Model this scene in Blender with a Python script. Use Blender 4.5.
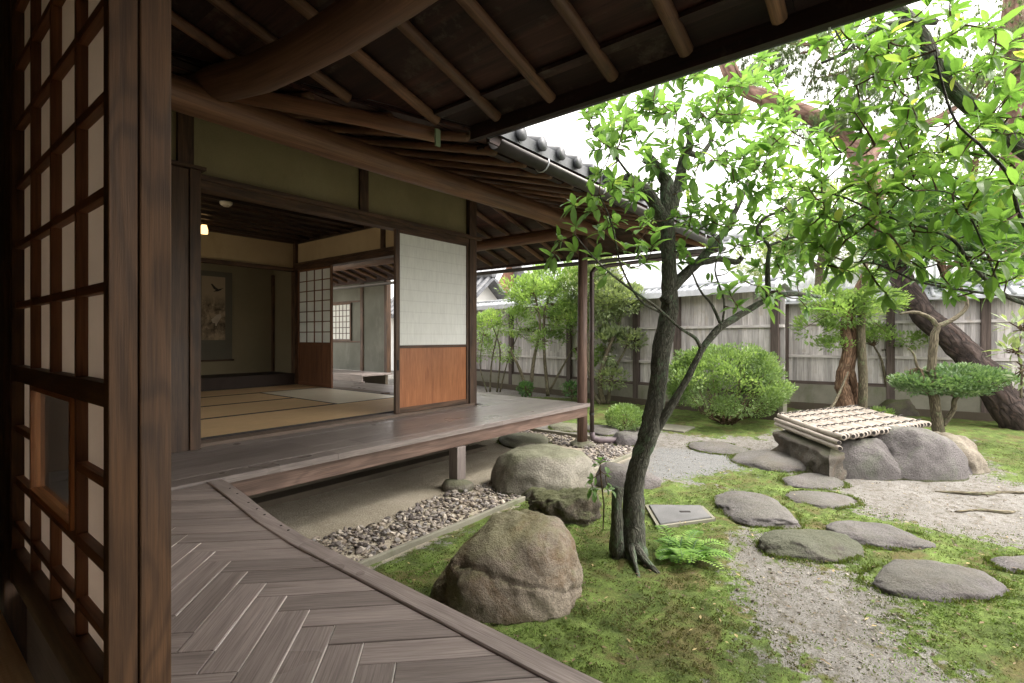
import bpy, math, random
import numpy as np
from mathutils import Vector, noise, Matrix
random.seed(7); rng = np.random.default_rng(7)
for o in list(bpy.data.objects): bpy.data.objects.remove(o)
S = bpy.context.scene; COL = S.collection
# ---------------------------------------------------------------- camera, world, sun, exposure
AZ = math.radians(38.5)
F = Vector((math.cos(AZ), math.sin(AZ), 0)); R = Vector((math.sin(AZ), -math.cos(AZ), 0)); U = Vector((0, 0, 1))
CZ = 1.25; FOC = 512.0; HY = 337.0
cam = bpy.data.cameras.new('camera'); co = bpy.data.objects.new('camera', cam); COL.objects.link(co)
co.location = (0, 0, CZ); co.rotation_euler = (math.radians(90), 0, AZ - math.radians(90))
cam.sensor_width = 36; cam.lens = 18; cam.shift_y = -(341.5 - HY) / 1024; cam.clip_end = 400; cam.clip_start = .02
S.camera = co
SUN_EL, SUN_AZ = math.radians(60), math.radians(-50)     # azimuth of the sun counted from +X
w = bpy.data.worlds.new('World'); S.world = w; w.use_nodes = True
nt = w.node_tree; nt.nodes.clear()
sky = nt.nodes.new('ShaderNodeTexSky'); sky.sky_type = 'NISHITA'; sky.sun_disc = False
sky.sun_elevation = SUN_EL; sky.sun_rotation = math.radians(90) - SUN_AZ; sky.dust_density = 3
hs = nt.nodes.new('ShaderNodeHueSaturation'); hs.inputs['Saturation'].default_value = .12
bg = nt.nodes.new('ShaderNodeBackground'); bg.inputs[1].default_value = .15
out = nt.nodes.new('ShaderNodeOutputWorld')
nt.links.new(sky.outputs[0], hs.inputs['Color']); wm = nt.nodes.new('ShaderNodeMix'); wm.data_type = 'RGBA'; wm.blend_type = 'MULTIPLY'
wm.inputs[0].default_value = 1; wm.inputs[7].default_value = (1.04, .98, .92, 1); nt.links.new(hs.outputs[0], wm.inputs[6]); nt.links.new(wm.outputs[2], bg.inputs[0]); nt.links.new(bg.outputs[0], out.inputs[0])
sl = bpy.data.lights.new('sun', 'SUN'); sl.energy = .5; sl.angle = math.radians(35); sl.color = (1, .96, .9)
so = bpy.data.objects.new('sun', sl); COL.objects.link(so)
sd = Vector((math.cos(SUN_AZ) * math.cos(SUN_EL), math.sin(SUN_AZ) * math.cos(SUN_EL), math.sin(SUN_EL)))
so.rotation_euler = sd.to_track_quat('Z', 'Y').to_euler(); so.location = (5, -5, 12)
S.view_settings.view_transform = 'Standard'; S.view_settings.look = 'None'
S.view_settings.exposure = 2.5; S.view_settings.gamma = 1
S.cycles.max_bounces = 12; S.cycles.diffuse_bounces = 6; S.cycles.transmission_bounces = 6

# ---------------------------------------------------------------- helpers
def P(px, py, d):                      # point seen at a pixel, at a distance along the view
    return F * d + R * (d * (px - 512) / FOC) + U * (CZ + d * (HY - py) / FOC)
def G(px, py, z=0.0):                  # point seen at a pixel on the level z
    return P(px, py, (CZ - z) * FOC / (py - HY))
def fbm(p, s=1.0, o=3):
    return noise.fractal(Vector(p) * s, .6, 2.0, o)

class MB:
    def __init__(s): s.v = []; s.f = []; s.gc = []; s.fv = []
    def _add(s, vs, fs, gc, val=None):
        b = len(s.v); s.v += [tuple(q) for q in vs]; s.gc += [tuple(q) for q in gc]
        val = random.random() if val is None else val
        for f in fs: s.f.append(tuple(i + b for i in f)); s.fv.append(val)
    def box(s, x0, x1, y0, y1, z0, z1, ax='x', val=None):
        vs = [(x, y, z) for x in (x0, x1) for y in (y0, y1) for z in (z0, z1)]
        fs = [(0, 1, 3, 2), (4, 6, 7, 5), (0, 4, 5, 1), (2, 3, 7, 6), (0, 2, 6, 4), (1, 5, 7, 3)]
        o = [random.uniform(0, 40) for _ in range(3)]
        if ax == 'x': gc = [(v[0] + o[0], v[1] + o[1], v[2]) for v in vs]
        elif ax == 'y': gc = [(v[1] + o[0], v[0] + o[1], v[2]) for v in vs]
        else: gc = [(v[2] + o[0], v[0] + o[1], v[1]) for v in vs]
        s._add(vs, fs, gc, val); return s
    def bar(s, a, b, w, h, up=(0, 0, 1), val=None):      # a rectangular bar from a to b
        a = Vector(a); b = Vector(b); d = (b - a); L = d.length; d.normalize()
        sd_ = d.cross(Vector(up)).normalized(); u = sd_.cross(d).normalized()
        o = [random.uniform(0, 40) for _ in range(3)]; vs = []; gc = []
        for t, q in ((0, a), (L, b)):
            for i in (-.5, .5):
                for j in (-.5, .5):
                    vs.append(q + sd_ * (i * w) + u * (j * h)); gc.append((t + o[0], i * w + o[1], j * h))
        s._add(vs, [(0, 1, 3, 2), (4, 6, 7, 5), (0, 4, 5, 1), (2, 3, 7, 6), (0, 2, 6, 4), (1, 5, 7, 3)], gc, val); return s
    def prism(s, pts, z0, z1, ax='x', val=None, zf=None):   # pts: CCW outline; zf(x,y) adds height
        n = len(pts); zf = zf or (lambda x, y: 0); o = random.uniform(0, 40); o2 = random.uniform(0, 40)
        vs = [(p[0], p[1], z0 + zf(*p[:2])) for p in pts] + [(p[0], p[1], z1 + zf(*p[:2])) for p in pts]
        fs = [tuple(range(n - 1, -1, -1)), tuple(range(n, 2 * n))] + [(i, (i + 1) % n, n + (i + 1) % n, n + i) for i in range(n)]
        if isinstance(ax, str): dx = (1, 0) if ax == 'x' else (0, 1)
        else: dx = ax
        gc = [(v[0] * dx[0] + v[1] * dx[1] + o, -v[0] * dx[1] + v[1] * dx[0] + o2, v[2]) for v in vs]
        s._add(vs, fs, gc, val); return s
    def tube(s, pts, rad, n=10, cap=True, wob=0, val=None, closed_sec=None):
        pts = [Vector(p) for p in pts]; m = len(pts)
        rad = [rad] * m if not hasattr(rad, '__len__') else rad
        o = random.uniform(0, 40); vs = []; gc = []; L = 0; pu = None
        for i, p in enumerate(pts):
            t = (pts[min(i + 1, m - 1)] - pts[max(i - 1, 0)]).normalized()
            if pu is None:
                pu = t.orthogonal().normalized()
                if abs(t.z) < .9: pu = t.cross(Vector((0, 0, 1))).normalized()
            pu = (pu - t * pu.dot(t)).normalized(); q = t.cross(pu)
            if i: L += (p - pts[i - 1]).length
            for k in range(n):
                a = 2 * math.pi * k / n; r = rad[i]
                if wob: r *= 1 + wob * fbm((p.x * 3 + math.cos(a) * 1.2, p.y * 3 + math.sin(a) * 1.2, p.z * 3 + o), 1.3)
                vs.append(p + (pu * math.cos(a) + q * math.sin(a)) * r); gc.append((L + o, math.cos(a) * r * 1.5 + o, math.sin(a) * r * 1.5))
        fs = [(i * n + k, i * n + (k + 1) % n, (i + 1) * n + (k + 1) % n, (i + 1) * n + k) for i in range(m - 1) for k in range(n)]
        if cap: fs += [tuple(range(n - 1, -1, -1)), tuple(range((m - 1) * n, m * n))]
        s._add(vs, fs, gc, val); return s
    def halfpipe(s, a, b, r, n=8, th=.006, top=False):      # open gutter or a half-round tile
        a = Vector(a); b = Vector(b); d = (b - a).normalized(); sd_ = d.cross(U).normalized(); u = sd_.cross(d)
        vs = []; gc = []
        for q, L in ((a, 0), (b, (b - a).length)):
            for rr in (r, r - th):
                for k in range(n + 1):
                    an = math.pi * k / n; sg = 1 if top else -1
                    vs.append(q + sd_ * (rr * math.cos(an)) + u * (sg * rr * math.sin(an))); gc.append((L, an * r, 0))
        m = n + 1; fs = []
        for k in range(n):
            fs += [(k, k + 1, 2 * m + k + 1, 2 * m + k), (m + k + 1, m + k, 3 * m + k, 3 * m + k + 1), (k, m + k, m + k + 1, k + 1), (2 * m + k, 2 * m + k + 1, 3 * m + k + 1, 3 * m + k)]
        fs += [(0, 2 * m, 3 * m, m), (n, m + n, 3 * m + n, 2 * m + n)]
        s._add(vs, fs, gc); return s
    def build(s, name, mat, parent=None, smooth=False, loc=None, bevel=0, label=None):
        me = bpy.data.meshes.new(name); V = np.array(s.v, dtype=float).reshape(-1, 3)
        if loc is not None: V = V - np.array(loc)
        me.from_pydata(V.tolist(), [], s.f)
        me.attributes.new('gc', 'FLOAT_VECTOR', 'POINT').data.foreach_set('vector', np.array(s.gc, dtype=np.float32).ravel())
        me.attributes.new('v', 'FLOAT', 'FACE').data.foreach_set('value', np.array(s.fv, dtype=np.float32))
        if smooth: me.polygons.foreach_set('use_smooth', [True] * len(me.polygons))
        me.materials.append(mat); o = bpy.data.objects.new(name, me); COL.objects.link(o)
        if loc is not None: o.location = loc
        if parent is not None:
            o.parent = parent
            if parent.type == 'EMPTY': o.matrix_parent_inverse = Matrix.Translation(-parent.location)
        if bevel:
            b = o.modifiers.new('bevel', 'BEVEL'); b.width = bevel; b.segments = 2; b.limit_method = 'ANGLE'
        if smooth and not bevel: pass
        if label: o['label'] = label
        return o
def tag(o, label, cat, group=None, kind=None):
    o['label'] = label; o['category'] = cat
    if group: o['group'] = group
    if kind: o['kind'] = kind
    return o
def thing(name, label, cat, loc=(0, 0, 0), group=None):
    o = bpy.data.objects.new(name, None); COL.objects.link(o); o.location = loc; o.empty_display_size = .2
    return tag(o, label, cat, group)
def struct(o): o['kind'] = 'structure'; return o

# ---------------------------------------------------------------- materials
class NT:
    def __init__(s, name):
        s.m = bpy.data.materials.new(name); s.m.use_nodes = True; s.t = s.m.node_tree
        s.b = s.t.nodes['Principled BSDF']; s.o = s.t.nodes['Material Output']
    def n(s, ty, **k):
        q = s.t.nodes.new(ty)
        for a, b in k.items():
            if a.startswith('i_'): q.inputs[a[2:]].default_value = b
            else: setattr(q, a, b)
        return q
    def l(s, a, b): s.t.links.new(a, b)
    def attr(s, nm): return s.n('ShaderNodeAttribute', attribute_name=nm)
    def noise(s, vec, scale, det=4, rough=.55, dist=0):
        q = s.n('ShaderNodeTexNoise'); q.inputs['Scale'].default_value = scale; q.inputs['Detail'].default_value = det
        q.inputs['Roughness'].default_value = rough; q.inputs['Distortion'].default_value = dist
        if vec is not None: s.l(vec, q.inputs['Vector'])
        return q.outputs['Fac']
    def map(s, vec, sc):
        q = s.n('ShaderNodeMapping'); q.inputs['Scale'].default_value = sc; s.l(vec, q.inputs['Vector']); return q.outputs[0]
    def ramp(s, fac, stops):
        q = s.n('ShaderNodeValToRGB'); e = q.color_ramp.elements
        while len(e) < len(stops): e.new(.5)
        for i, (p, c) in enumerate(stops):
            e[i].position = p; e[i].color = (c[0], c[1], c[2], 1) if hasattr(c, '__len__') else (c, c, c, 1)
        s.l(fac, q.inputs[0]); return q.outputs[0]
    def mix(s, fac, a, b, mode='MIX'):
        q = s.n('ShaderNodeMix', data_type='RGBA', blend_type=mode)
        for v, i in ((fac, 0), (a, 6), (b, 7)):
            if hasattr(v, 'is_output'): s.l(v, q.inputs[i])
            elif i == 0: q.inputs[0].default_value = v
            else: q.inputs[i].default_value = (v[0], v[1], v[2], 1) if hasattr(v, '__len__') else (v, v, v, 1)
        return q.outputs[2]
    def math(s, op, a, b=0.0):
        q = s.n('ShaderNodeMath', operation=op)
        for v, i in ((a, 0), (b, 1)):
            if hasattr(v, 'is_output'): s.l(v, q.inputs[i])
            else: q.inputs[i].default_value = v
        return q.outputs[0]
    def bump(s, h, st, dist=.01):
        q = s.n('ShaderNodeBump'); q.inputs['Strength'].default_value = st; q.inputs['Distance'].default_value = dist
        s.l(h, q.inputs['Height']); s.l(q.outputs[0], s.b.inputs['Normal']); return q
    def fin(s, col, rough=.6, spec=.4):
        if hasattr(col, 'is_output'): s.l(col, s.b.inputs['Base Color'])
        else: s.b.inputs['Base Color'].default_value = (*col, 1)
        if hasattr(rough, 'is_output'): s.l(rough, s.b.inputs['Roughness'])
        else: s.b.inputs['Roughness'].default_value = rough
        s.b.inputs['Specular IOR Level'].default_value = spec; return s.m

def wood(name, c1, c2, rough=.55, var=.35, grain=28, bump=.25, spots=None, figure=0.0, fs=.16, blot=.6, pale=None):
    t = NT(name); gc = t.attr('gc').outputs['Vector']
    st = t.map(gc, (.07, 1, 1)); g = t.noise(st, grain, 6, .65, .6)
    fine = t.noise(t.map(gc, (.03, 1, 1)), grain * 7, 3, .6)
    col = t.ramp(g, [(.32, c1), (.68, c2)])
    col = t.mix(.5, col, t.ramp(fine, [(.35, .45), (.6, 1.1)]), 'MULTIPLY')
    if figure:
        fg = t.noise(t.map(gc, (fs, 1, 1)), 8, 2, .4, .3); sn = t.math('SINE', t.math('MULTIPLY', fg, 42.0))
        col = t.mix(figure, col, t.ramp(t.math('ADD', t.math('MULTIPLY', sn, .5), .5), [(.0, .42), (.55, 1.15), (1, 1.3)]), 'MULTIPLY')
    if var:
        v = t.attr('v').outputs['Fac']; col = t.mix(1.0, col, t.ramp(v, [(0, 1 - var), (1, 1 + var * .6)]), 'MULTIPLY')
    big = t.noise(gc, 1.7, 3); col = t.mix(blot, col, t.ramp(big, [(.3, .65), (.7, 1.15)]), 'MULTIPLY')
    if spots: col = t.mix(t.ramp(t.noise(gc, 6, 5, .7), [(.55, 0), (.72, 1)]), col, spots)
    if pale: col = t.mix(t.math('GREATER_THAN', t.attr('v').outputs['Fac'], 1.5), col, pale)  # marked faces take a painted highlight colour
    t.bump(t.math('ADD', g, t.math('MULTIPLY', fine, .5)), bump, .004)
    return t.fin(col, t.ramp(big, [(.3, rough - .12), (.7, rough + .1)]))
def plaster(name, c1, c2, sc=2.0, stain=None):
    t = NT(name); oc = t.n('ShaderNodeTexCoord').outputs['Object']
    a = t.noise(oc, sc, 5, .6); col = t.ramp(a, [(.3, c1), (.7, c2)])
    if stain: col = t.mix(t.ramp(t.noise(t.map(oc, (1, 1, .4)), 3.1, 6, .7), [(.55, 0), (.75, .8)]), col, stain)
    f = t.noise(oc, 160, 3, .7); col = t.mix(.3, col, t.ramp(f, [(.3, .6), (.7, 1.2)]), 'MULTIPLY')
    t.bump(f, .25, .004); return t.fin(col, .9, .2)
def plain(name, c, rough=.5, metal=0, spec=.4, var=.15, sc=8):
    t = NT(name); oc = t.n('ShaderNodeTexCoord').outputs['Object']
    col = t.mix(1.0, c, t.ramp(t.noise(oc, sc, 5, .6), [(.3, 1 - var), (.7, 1 + var)]), 'MULTIPLY')
    v = t.attr('v').outputs['Fac']; 
    t.b.inputs['Metallic'].default_value = metal
    return t.fin(col, rough, spec)
def leafmat(name, c1, c2, c3=None, tr=.45, rough=.4, under=None):
    t = NT(name); v = t.attr('v').outputs['Fac']
    st = [(0, c1), (.75, c2)] + ([(1.0, c3)] if c3 else [])
    col = t.ramp(v, st)
    t.fin(col, rough, .4)
    trn = t.n('ShaderNodeBsdfTranslucent'); br = t.mix(1.0, col, (1.35, 1.4, .7), 'MULTIPLY'); t.l(br, trn.inputs[0])
    mx = t.n('ShaderNodeMixShader'); mx.inputs[0].default_value = tr
    t.l(t.b.outputs[0], mx.inputs[1]); t.l(trn.outputs[0], mx.inputs[2]); t.l(mx.outputs[0], t.o.inputs[0]); return t.m
def rockmat(name, c1, c2, moss=.3, mosscol=(.10, .13, .045), lich=(.34, .36, .27), stain=(.16, .10, .05), st=.3, wet=.75):
    t = NT(name); tc = t.n('ShaderNodeTexCoord'); oc = tc.outputs['Object']
    inf = t.n('ShaderNodeObjectInfo'); ad = t.n('ShaderNodeVectorMath', operation='ADD'); t.l(oc, ad.inputs[0])
    cm = t.n('ShaderNodeCombineXYZ'); t.l(t.math('MULTIPLY', inf.outputs['Random'], 31.0), cm.inputs[0]); t.l(cm.outputs[0], ad.inputs[1]); oc = ad.outputs[0]
    a = t.noise(oc, 3.2, 7, .62, .3); col = t.ramp(a, [(.3, c1), (.52, tuple((p + q) / 2 for p, q in zip(c1, c2))), (.7, c2)])
    b = t.noise(oc, 70, 4, .7); col = t.mix(.55, col, t.ramp(b, [(.3, .5), (.65, 1.25)]), 'MULTIPLY')
    vo = t.n('ShaderNodeTexVoronoi'); vo.inputs['Scale'].default_value = 26; t.l(oc, vo.inputs['Vector'])
    sp = t.ramp(vo.outputs['Distance'], [(.08, 1), (.2, 0)]); sp2 = t.math('MULTIPLY', sp, t.ramp(t.noise(oc, 5, 4), [(.45, 0), (.6, .7)]))
    col = t.mix(sp2, col, lich)
    col = t.mix(t.math('MULTIPLY', t.ramp(t.noise(oc, 2.3, 6, .7, 1), [(.5, 0), (.64, 1)]), st), col, stain)
    geo = t.n('ShaderNodeNewGeometry'); sx = t.n('ShaderNodeSeparateXYZ'); t.l(geo.outputs['Normal'], sx.inputs[0])
    mz = t.math('ADD', t.math('MULTIPLY', sx.outputs['Z'], .45), t.noise(oc, 2.6, 8, .72))
    col = t.mix(t.math('MULTIPLY', t.ramp(mz, [(.86 - moss * .55, 0), (1.04 - moss * .45, 1)]), min(1, moss * 1.8)), col, mosscol)
    so = t.n('ShaderNodeSeparateXYZ'); t.l(tc.outputs['Object'], so.inputs[0])
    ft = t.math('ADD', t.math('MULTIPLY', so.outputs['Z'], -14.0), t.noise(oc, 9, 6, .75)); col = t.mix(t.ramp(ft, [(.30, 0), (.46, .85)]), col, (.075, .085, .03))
    t.bump(t.math('ADD', t.noise(oc, 18, 10, .78), t.math('MULTIPLY', b, .6)), .9, .025)
    return t.fin(col, wet, .35)
def barkmat(name, c1, c2, lich=None, scale=22, amt=.5, stretch=.35, bs=.8, cover=.55):
    t = NT(name); gc = t.attr('gc').outputs['Vector']; g = t.map(gc, (stretch, 1, 1))
    vo = t.n('ShaderNodeTexVoronoi', feature='DISTANCE_TO_EDGE'); vo.inputs['Scale'].default_value = scale
    nz = t.n('ShaderNodeTexNoise'); nz.inputs['Scale'].default_value = scale * .5; t.l(g, nz.inputs['Vector'])
    t.l(t.mix(.18, g, nz.outputs['Color']), vo.inputs['Vector'])
    a = t.noise(g, scale, 7, .7); h = t.math('ADD', t.math('MULTIPLY', vo.outputs['Distance'], 1.3), t.math('MULTIPLY', a, .7))
    col = t.ramp(h, [(.25, c1), (.75, c2)])
    if lich: col = t.mix(t.math('MULTIPLY', t.ramp(t.noise(gc, 9, 8, .75), [(cover, 0), (cover + .07, 1)]), amt), col, lich)
    t.bump(h, bs, .02); return t.fin(col, .85, .2)

M = {}
M['post'] = wood('weathered_brown_post_wood', (.045, .025, .013), (.135, .072, .038), .6, .2, 24, .3, figure=.45)
M['near'] = wood('figured_brown_wood', (.075, .038, .016), (.135, .070, .031), .6, .12, 30, .25, figure=.45, fs=.25)
M['lattice'] = wood('reddish_brown_lattice_wood', (.14, .060, .028), (.26, .115, .055), .6, .15, 24, .15)
M['cpost'] = wood('greyed_round_post_wood', (.11, .068, .05), (.22, .145, .115), .6, .1, 20, .3, figure=.3)
M['deck'] = wood('weathered_brown_grey_deck_boards', (.31, .26, .24), (.44, .375, .35), .36, .22, 34, .3, blot=.35, pale=(.85, .80, .76))  # pale is the highlight painted on board edges
M['engawa'] = wood('worn_veranda_boards', (.19, .16, .148), (.29, .25, .232), .36, .16, 40, .25, blot=.2)
M['beam'] = wood('smooth_log_wood', (.13, .062, .032), (.29, .145, .078), .5, .15, 16, .15)
M['log'] = wood('dark_curved_log_wood', (.08, .040, .024), (.17, .088, .052), .6, .1, 12, .2)
M['rafter'] = wood('round_rafter_wood', (.10, .050, .028), (.25, .135, .075), .6, .35, 18, .3, spots=(.05, .03, .02))
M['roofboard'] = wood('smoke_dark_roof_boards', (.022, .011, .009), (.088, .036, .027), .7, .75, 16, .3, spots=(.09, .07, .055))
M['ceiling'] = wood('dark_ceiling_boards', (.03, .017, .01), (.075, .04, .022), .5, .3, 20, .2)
M['orange'] = wood('cedar_door_panel_wood', (.30, .105, .034), (.46, .18, .065), .45, .10, 34, .12)
M['redboards'] = wood('reddish_weathered_cladding', (.24, .12, .08), (.42, .22, .15), .7, .4, 16, .3)
M['sugi'] = wood('old_cedar_shutter_boards', (.05, .028, .016), (.115, .065, .036), .55, .2, 24, .2)
M['silver'] = wood('silvered_fence_boards', (.42, .39, .375), (.68, .65, .635), .8, .3, 22, .4, spots=(.42, .37, .31))
M['silverpost'] = wood('dark_fence_post_wood', (.05, .038, .032), (.15, .115, .10), .8, .2, 20, .4)
M['sill'] = wood('grooved_threshold_wood', (.10, .07, .05), (.20, .14, .10), .45, .15, 26, .2)
M['plaster'] = plaster('olive_earth_plaster', (.22, .185, .095), (.30, .255, .14), 1.6, (.19, .165, .085))
M['plaster_in'] = plaster('sand_earth_plaster', (.42, .32, .18), (.52, .41, .245), 1.2, (.36, .27, .15))
M['plaster_alcove'] = plaster('grey_green_alcove_plaster', (.19, .16, .095), (.25, .21, .13), 1.0)
M['plaster_blue'] = plaster('grey_plaster', (.13, .135, .11), (.19, .195, .165), 1.4, (.25, .25, .22))
M['white_wall'] = plaster('white_lime_plaster', (.66, .66, .64), (.76, .76, .74), 1.4)
M['concrete'] = plaster('mossy_concrete', (.17, .165, .125), (.27, .26, .21), 2.2, (.11, .13, .065))
M['sandwall'] = plaster('earthy_foundation_render', (.075, .062, .045), (.12, .10, .075), 1.6, (.08, .08, .05))
M['metal'] = plain('dull_gutter_metal', (.09, .085, .082), .42, .7, var=.25, sc=5)
M['pipe'] = plain('brown_downpipe_metal', (.09, .07, .065), .35, .5, var=.2)
M['whitemetal'] = plain('pale_metal_flashing', (.55, .57, .6), .4, .3)
M['tile'] = plain('grey_clay_roof_tile', (.11, .115, .125), .5, 0, .5, .5, 6)
M['palewall'] = M['white_wall']
M['tilepale'] = plain('pale_weathered_roof_tile', (.42, .44, .46), .55, 0, .4, .25, 4)
def papermat(nm, c, tr=.5):
    t = NT(nm); oc = t.n('ShaderNodeTexCoord').outputs['Object']
    col = t.mix(1.0, c, t.ramp(t.noise(oc, 3, 5, .6), [(.3, .92), (.7, 1.04)]), 'MULTIPLY'); t.fin(col, .8, .2)
    trn = t.n('ShaderNodeBsdfTranslucent'); t.l(col, trn.inputs[0]); mx = t.n('ShaderNodeMixShader'); mx.inputs[0].default_value = tr
    t.l(t.b.outputs[0], mx.inputs[1]); t.l(trn.outputs[0], mx.inputs[2]); t.l(mx.outputs[0], t.o.inputs[0]); return t.m
def seampaper(nm, c):
    m = papermat(nm, c, .08); T_ = m.node_tree; t = NT.__new__(NT); t.m = m; t.t = T_; t.b = T_.nodes['Principled BSDF']
    oc = t.n('ShaderNodeTexCoord').outputs['Object']; sx = t.n('ShaderNodeSeparateXYZ'); t.l(oc, sx.inputs[0])
    fr = t.math('FRACT', t.math('MULTIPLY', t.math('SUBTRACT', sx.outputs['Z'], 1.169), 9.25)); ln = t.ramp(fr, [(0, .91), (.06, .91), (.075, 1), (.97, 1), (1, .95)])
    cr = t.noise(t.map(oc, (26, 26, 3.5)), 1.6, 4, .6, .6); k = t.mix(1.0, ln, t.ramp(cr, [(.35, .93), (.65, 1.03)]), 'MULTIPLY')
    col = t.mix(1.0, (*c,), k, 'MULTIPLY'); t.l(col, t.b.inputs['Base Color']); t.l(col, next(n for n in T_.nodes if n.type == 'BSDF_TRANSLUCENT').inputs[0]); t.bump(cr, .5, .006); return m
M['paper'] = papermat('shoji_paper', (.86, .77, .70), .55); M['paper_white'] = papermat('fresh_shoji_paper', (.86, .88, .84), .25); M['paper_rows'] = seampaper('pasted_sheet_paper', (.86, .88, .84))
M['mount'] = papermat('scroll_mount_cloth', (.12, .11, .08), .05)
def tatamimat(nm, c1, c2):
    t = NT(nm); gc = t.attr('gc').outputs['Vector']
    a = t.noise(t.map(gc, (.06, 1, 1)), 130, 3, .6); col = t.ramp(a, [(.3, c1), (.7, c2)])
    col = t.mix(.5, col, t.ramp(t.noise(gc, 2, 4, .6), [(.3, .82), (.7, 1.1)]), 'MULTIPLY')
    w_ = t.n('ShaderNodeTexWave', wave_type='BANDS', bands_direction='X'); w_.inputs['Scale'].default_value = 22; t.l(gc, w_.inputs['Vector'])
    col = t.mix(.12, col, t.ramp(w_.outputs['Fac'], [(0, .6), (1, 1.1)]), 'MULTIPLY')
    t.bump(t.math('ADD', a, w_.outputs['Fac']), .2, .002); return t.fin(col, .55, .35)
M['tatami'] = tatamimat('aged_straw_mat', (.62, .41, .21), (.76, .54, .30)); M['tatami_sheen'] = tatamimat('painted_sheen_straw_mat', (.80, .70, .52), (.86, .78, .62))  # second mat: grazing reflection painted into a paler straw colour
M['tatami_sheen'].node_tree.nodes['Principled BSDF'].inputs['Roughness'].default_value = .34; M['tatami_sheen'].node_tree.nodes['Principled BSDF'].inputs['Specular IOR Level'].default_value = .9
M['edge'] = plain('dark_mat_binding_cloth', (.035, .03, .028), .8)
def glassmat():
    t = NT('window_glass'); t.b.inputs['Transmission Weight'].default_value = 1; t.b.inputs['IOR'].default_value = 1.45
    return t.fin((.85, .9, .88), .02, .5)
M['glass'] = glassmat()
M['void'] = plain('dark_wall_boards', (.03, .018, .012), .7)
M['bamboo'] = None
def bamboomat():
    t = NT('sun_bleached_bamboo'); gc = t.attr('gc').outputs['Vector']; v = t.attr('v').outputs['Fac']
    a = t.noise(t.map(gc, (.15, 1, 1)), 26, 5, .6); col = t.ramp(a, [(.3, (.27, .23, .19)), (.7, (.47, .42, .36))])
    col = t.mix(1.0, col, t.ramp(v, [(0, .7), (1, 1.12)]), 'MULTIPLY')
    col = t.mix(t.ramp(t.noise(gc, 7, 6, .75), [(.58, 0), (.68, .8)]), col, (.13, .11, .07))
    t.bump(a, .2, .003); return t.fin(col, .5, .4)
M['bamboo'] = bamboomat()
M['rope'] = plain('black_hemp_rope', (.025, .022, .02), .85)
M['bark'] = barkmat('lichened_dark_bark', (.035, .035, .029), (.125, .125, .10), (.13, .20, .12), 34, .6, .5, .6, .52)
M['bark_brown'] = barkmat('gnarled_brown_bark', (.05, .03, .02), (.24, .15, .095), (.26, .22, .15), 20, .4, .25)
M['bark_grey'] = barkmat('smooth_grey_green_bark', (.06, .05, .035), (.19, .165, .11), (.17, .21, .11), 25, .6, .3)
M['bark_pine'] = barkmat('furrowed_pine_bark', (.014, .011, .010), (.07, .052, .045), (.16, .10, .082), 9, .3, .55, 1.4, .56)
M['bark_pine_top'] = barkmat('flaking_red_pine_bark', (.10, .06, .045), (.30, .19, .15), (.34, .32, .27), 9, .4, .4)
M['twig'] = barkmat('slender_twig_bark', (.06, .04, .025), (.17, .12, .075), None, 40)
M['leaf_main'] = leafmat('glossy_bright_leaves', (.085, .18, .05), (.19, .32, .115), (.32, .42, .14), .52, .36)
M['leaf_near'] = leafmat('broad_overhanging_leaves', (.075, .165, .04), (.18, .31, .09), (.34, .40, .12), .56, .38)
M['leaf_azalea'] = leafmat('azalea_leaves', (.08, .14, .045), (.25, .36, .14), (.46, .56, .28), .3, .5)
M['leaf_shrub'] = leafmat('fresh_shrub_leaves', (.11, .19, .06), (.27, .39, .14), (.42, .52, .22), .45, .45)
M['leaf_dusty'] = leafmat('grey_green_shrub_leaves', (.13, .18, .09), (.30, .36, .20), (.45, .48, .32), .4, .5)
M['leaf_dark'] = leafmat('small_dark_green_leaves', (.04, .10, .035), (.10, .20, .07), (.20, .32, .13), .35, .4)
M['leaf_cloud'] = leafmat('trimmed_holly_leaves', (.05, .11, .045), (.16, .25, .12), (.32, .42, .25), .25, .4)
M['needle'] = leafmat('pine_needles', (.08, .13, .07), (.18, .24, .13), None, .3, .5)
M['fern'] = leafmat('fern_fronds', (.11, .24, .04), (.21, .38, .07), (.30, .44, .12), .4, .45)
# ---------------------------------------------------------------- ground
def seg_dist(px_, py_, poly):
    n = len(poly); inside = np.zeros(px_.shape, bool); dmin = np.full(px_.shape, 1e9)
    for i in range(n):
        x1, y1 = poly[i]; x2, y2 = poly[(i + 1) % n]
        c = ((y1 > py_) != (y2 > py_)) & (px_ < (x2 - x1) * (py_ - y1) / (y2 - y1 + 1e-12) + x1); inside ^= c
        dx, dy = x2 - x1, y2 - y1; t = np.clip(((px_ - x1) * dx + (py_ - y1) * dy) / (dx * dx + dy * dy + 1e-12), 0, 1)
        dmin = np.minimum(dmin, np.hypot(px_ - x1 - t * dx, py_ - y1 - t * dy))
    return np.where(inside, dmin, -dmin)
def gp(pts): return [tuple(G(x, y)[:2]) for x, y in pts]
MOSS = [gp([(372, 566), (520, 500), (600, 492), (640, 484), (720, 482), (760, 500), (740, 545), (742, 600), (770, 640), (830, 700), (560, 760), (330, 640)]),
        gp([(745, 500), (800, 500), (860, 512), (960, 535), (1040, 545), (1100, 560), (1150, 700), (1000, 700), (905, 640), (850, 570), (760, 560)]),
        gp([(480, 396), (800, 402), (800, 424), (760, 440), (690, 436), (640, 428), (560, 424), (475, 408)]),
        gp([(860, 418), (1060, 410), (1250, 430), (1100, 500), (1000, 480), (960, 440), (880, 430)]),
        gp([(770, 462), (830, 490), (870, 520), (830, 530), (760, 500), (700, 490), (690, 478)])]
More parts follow.
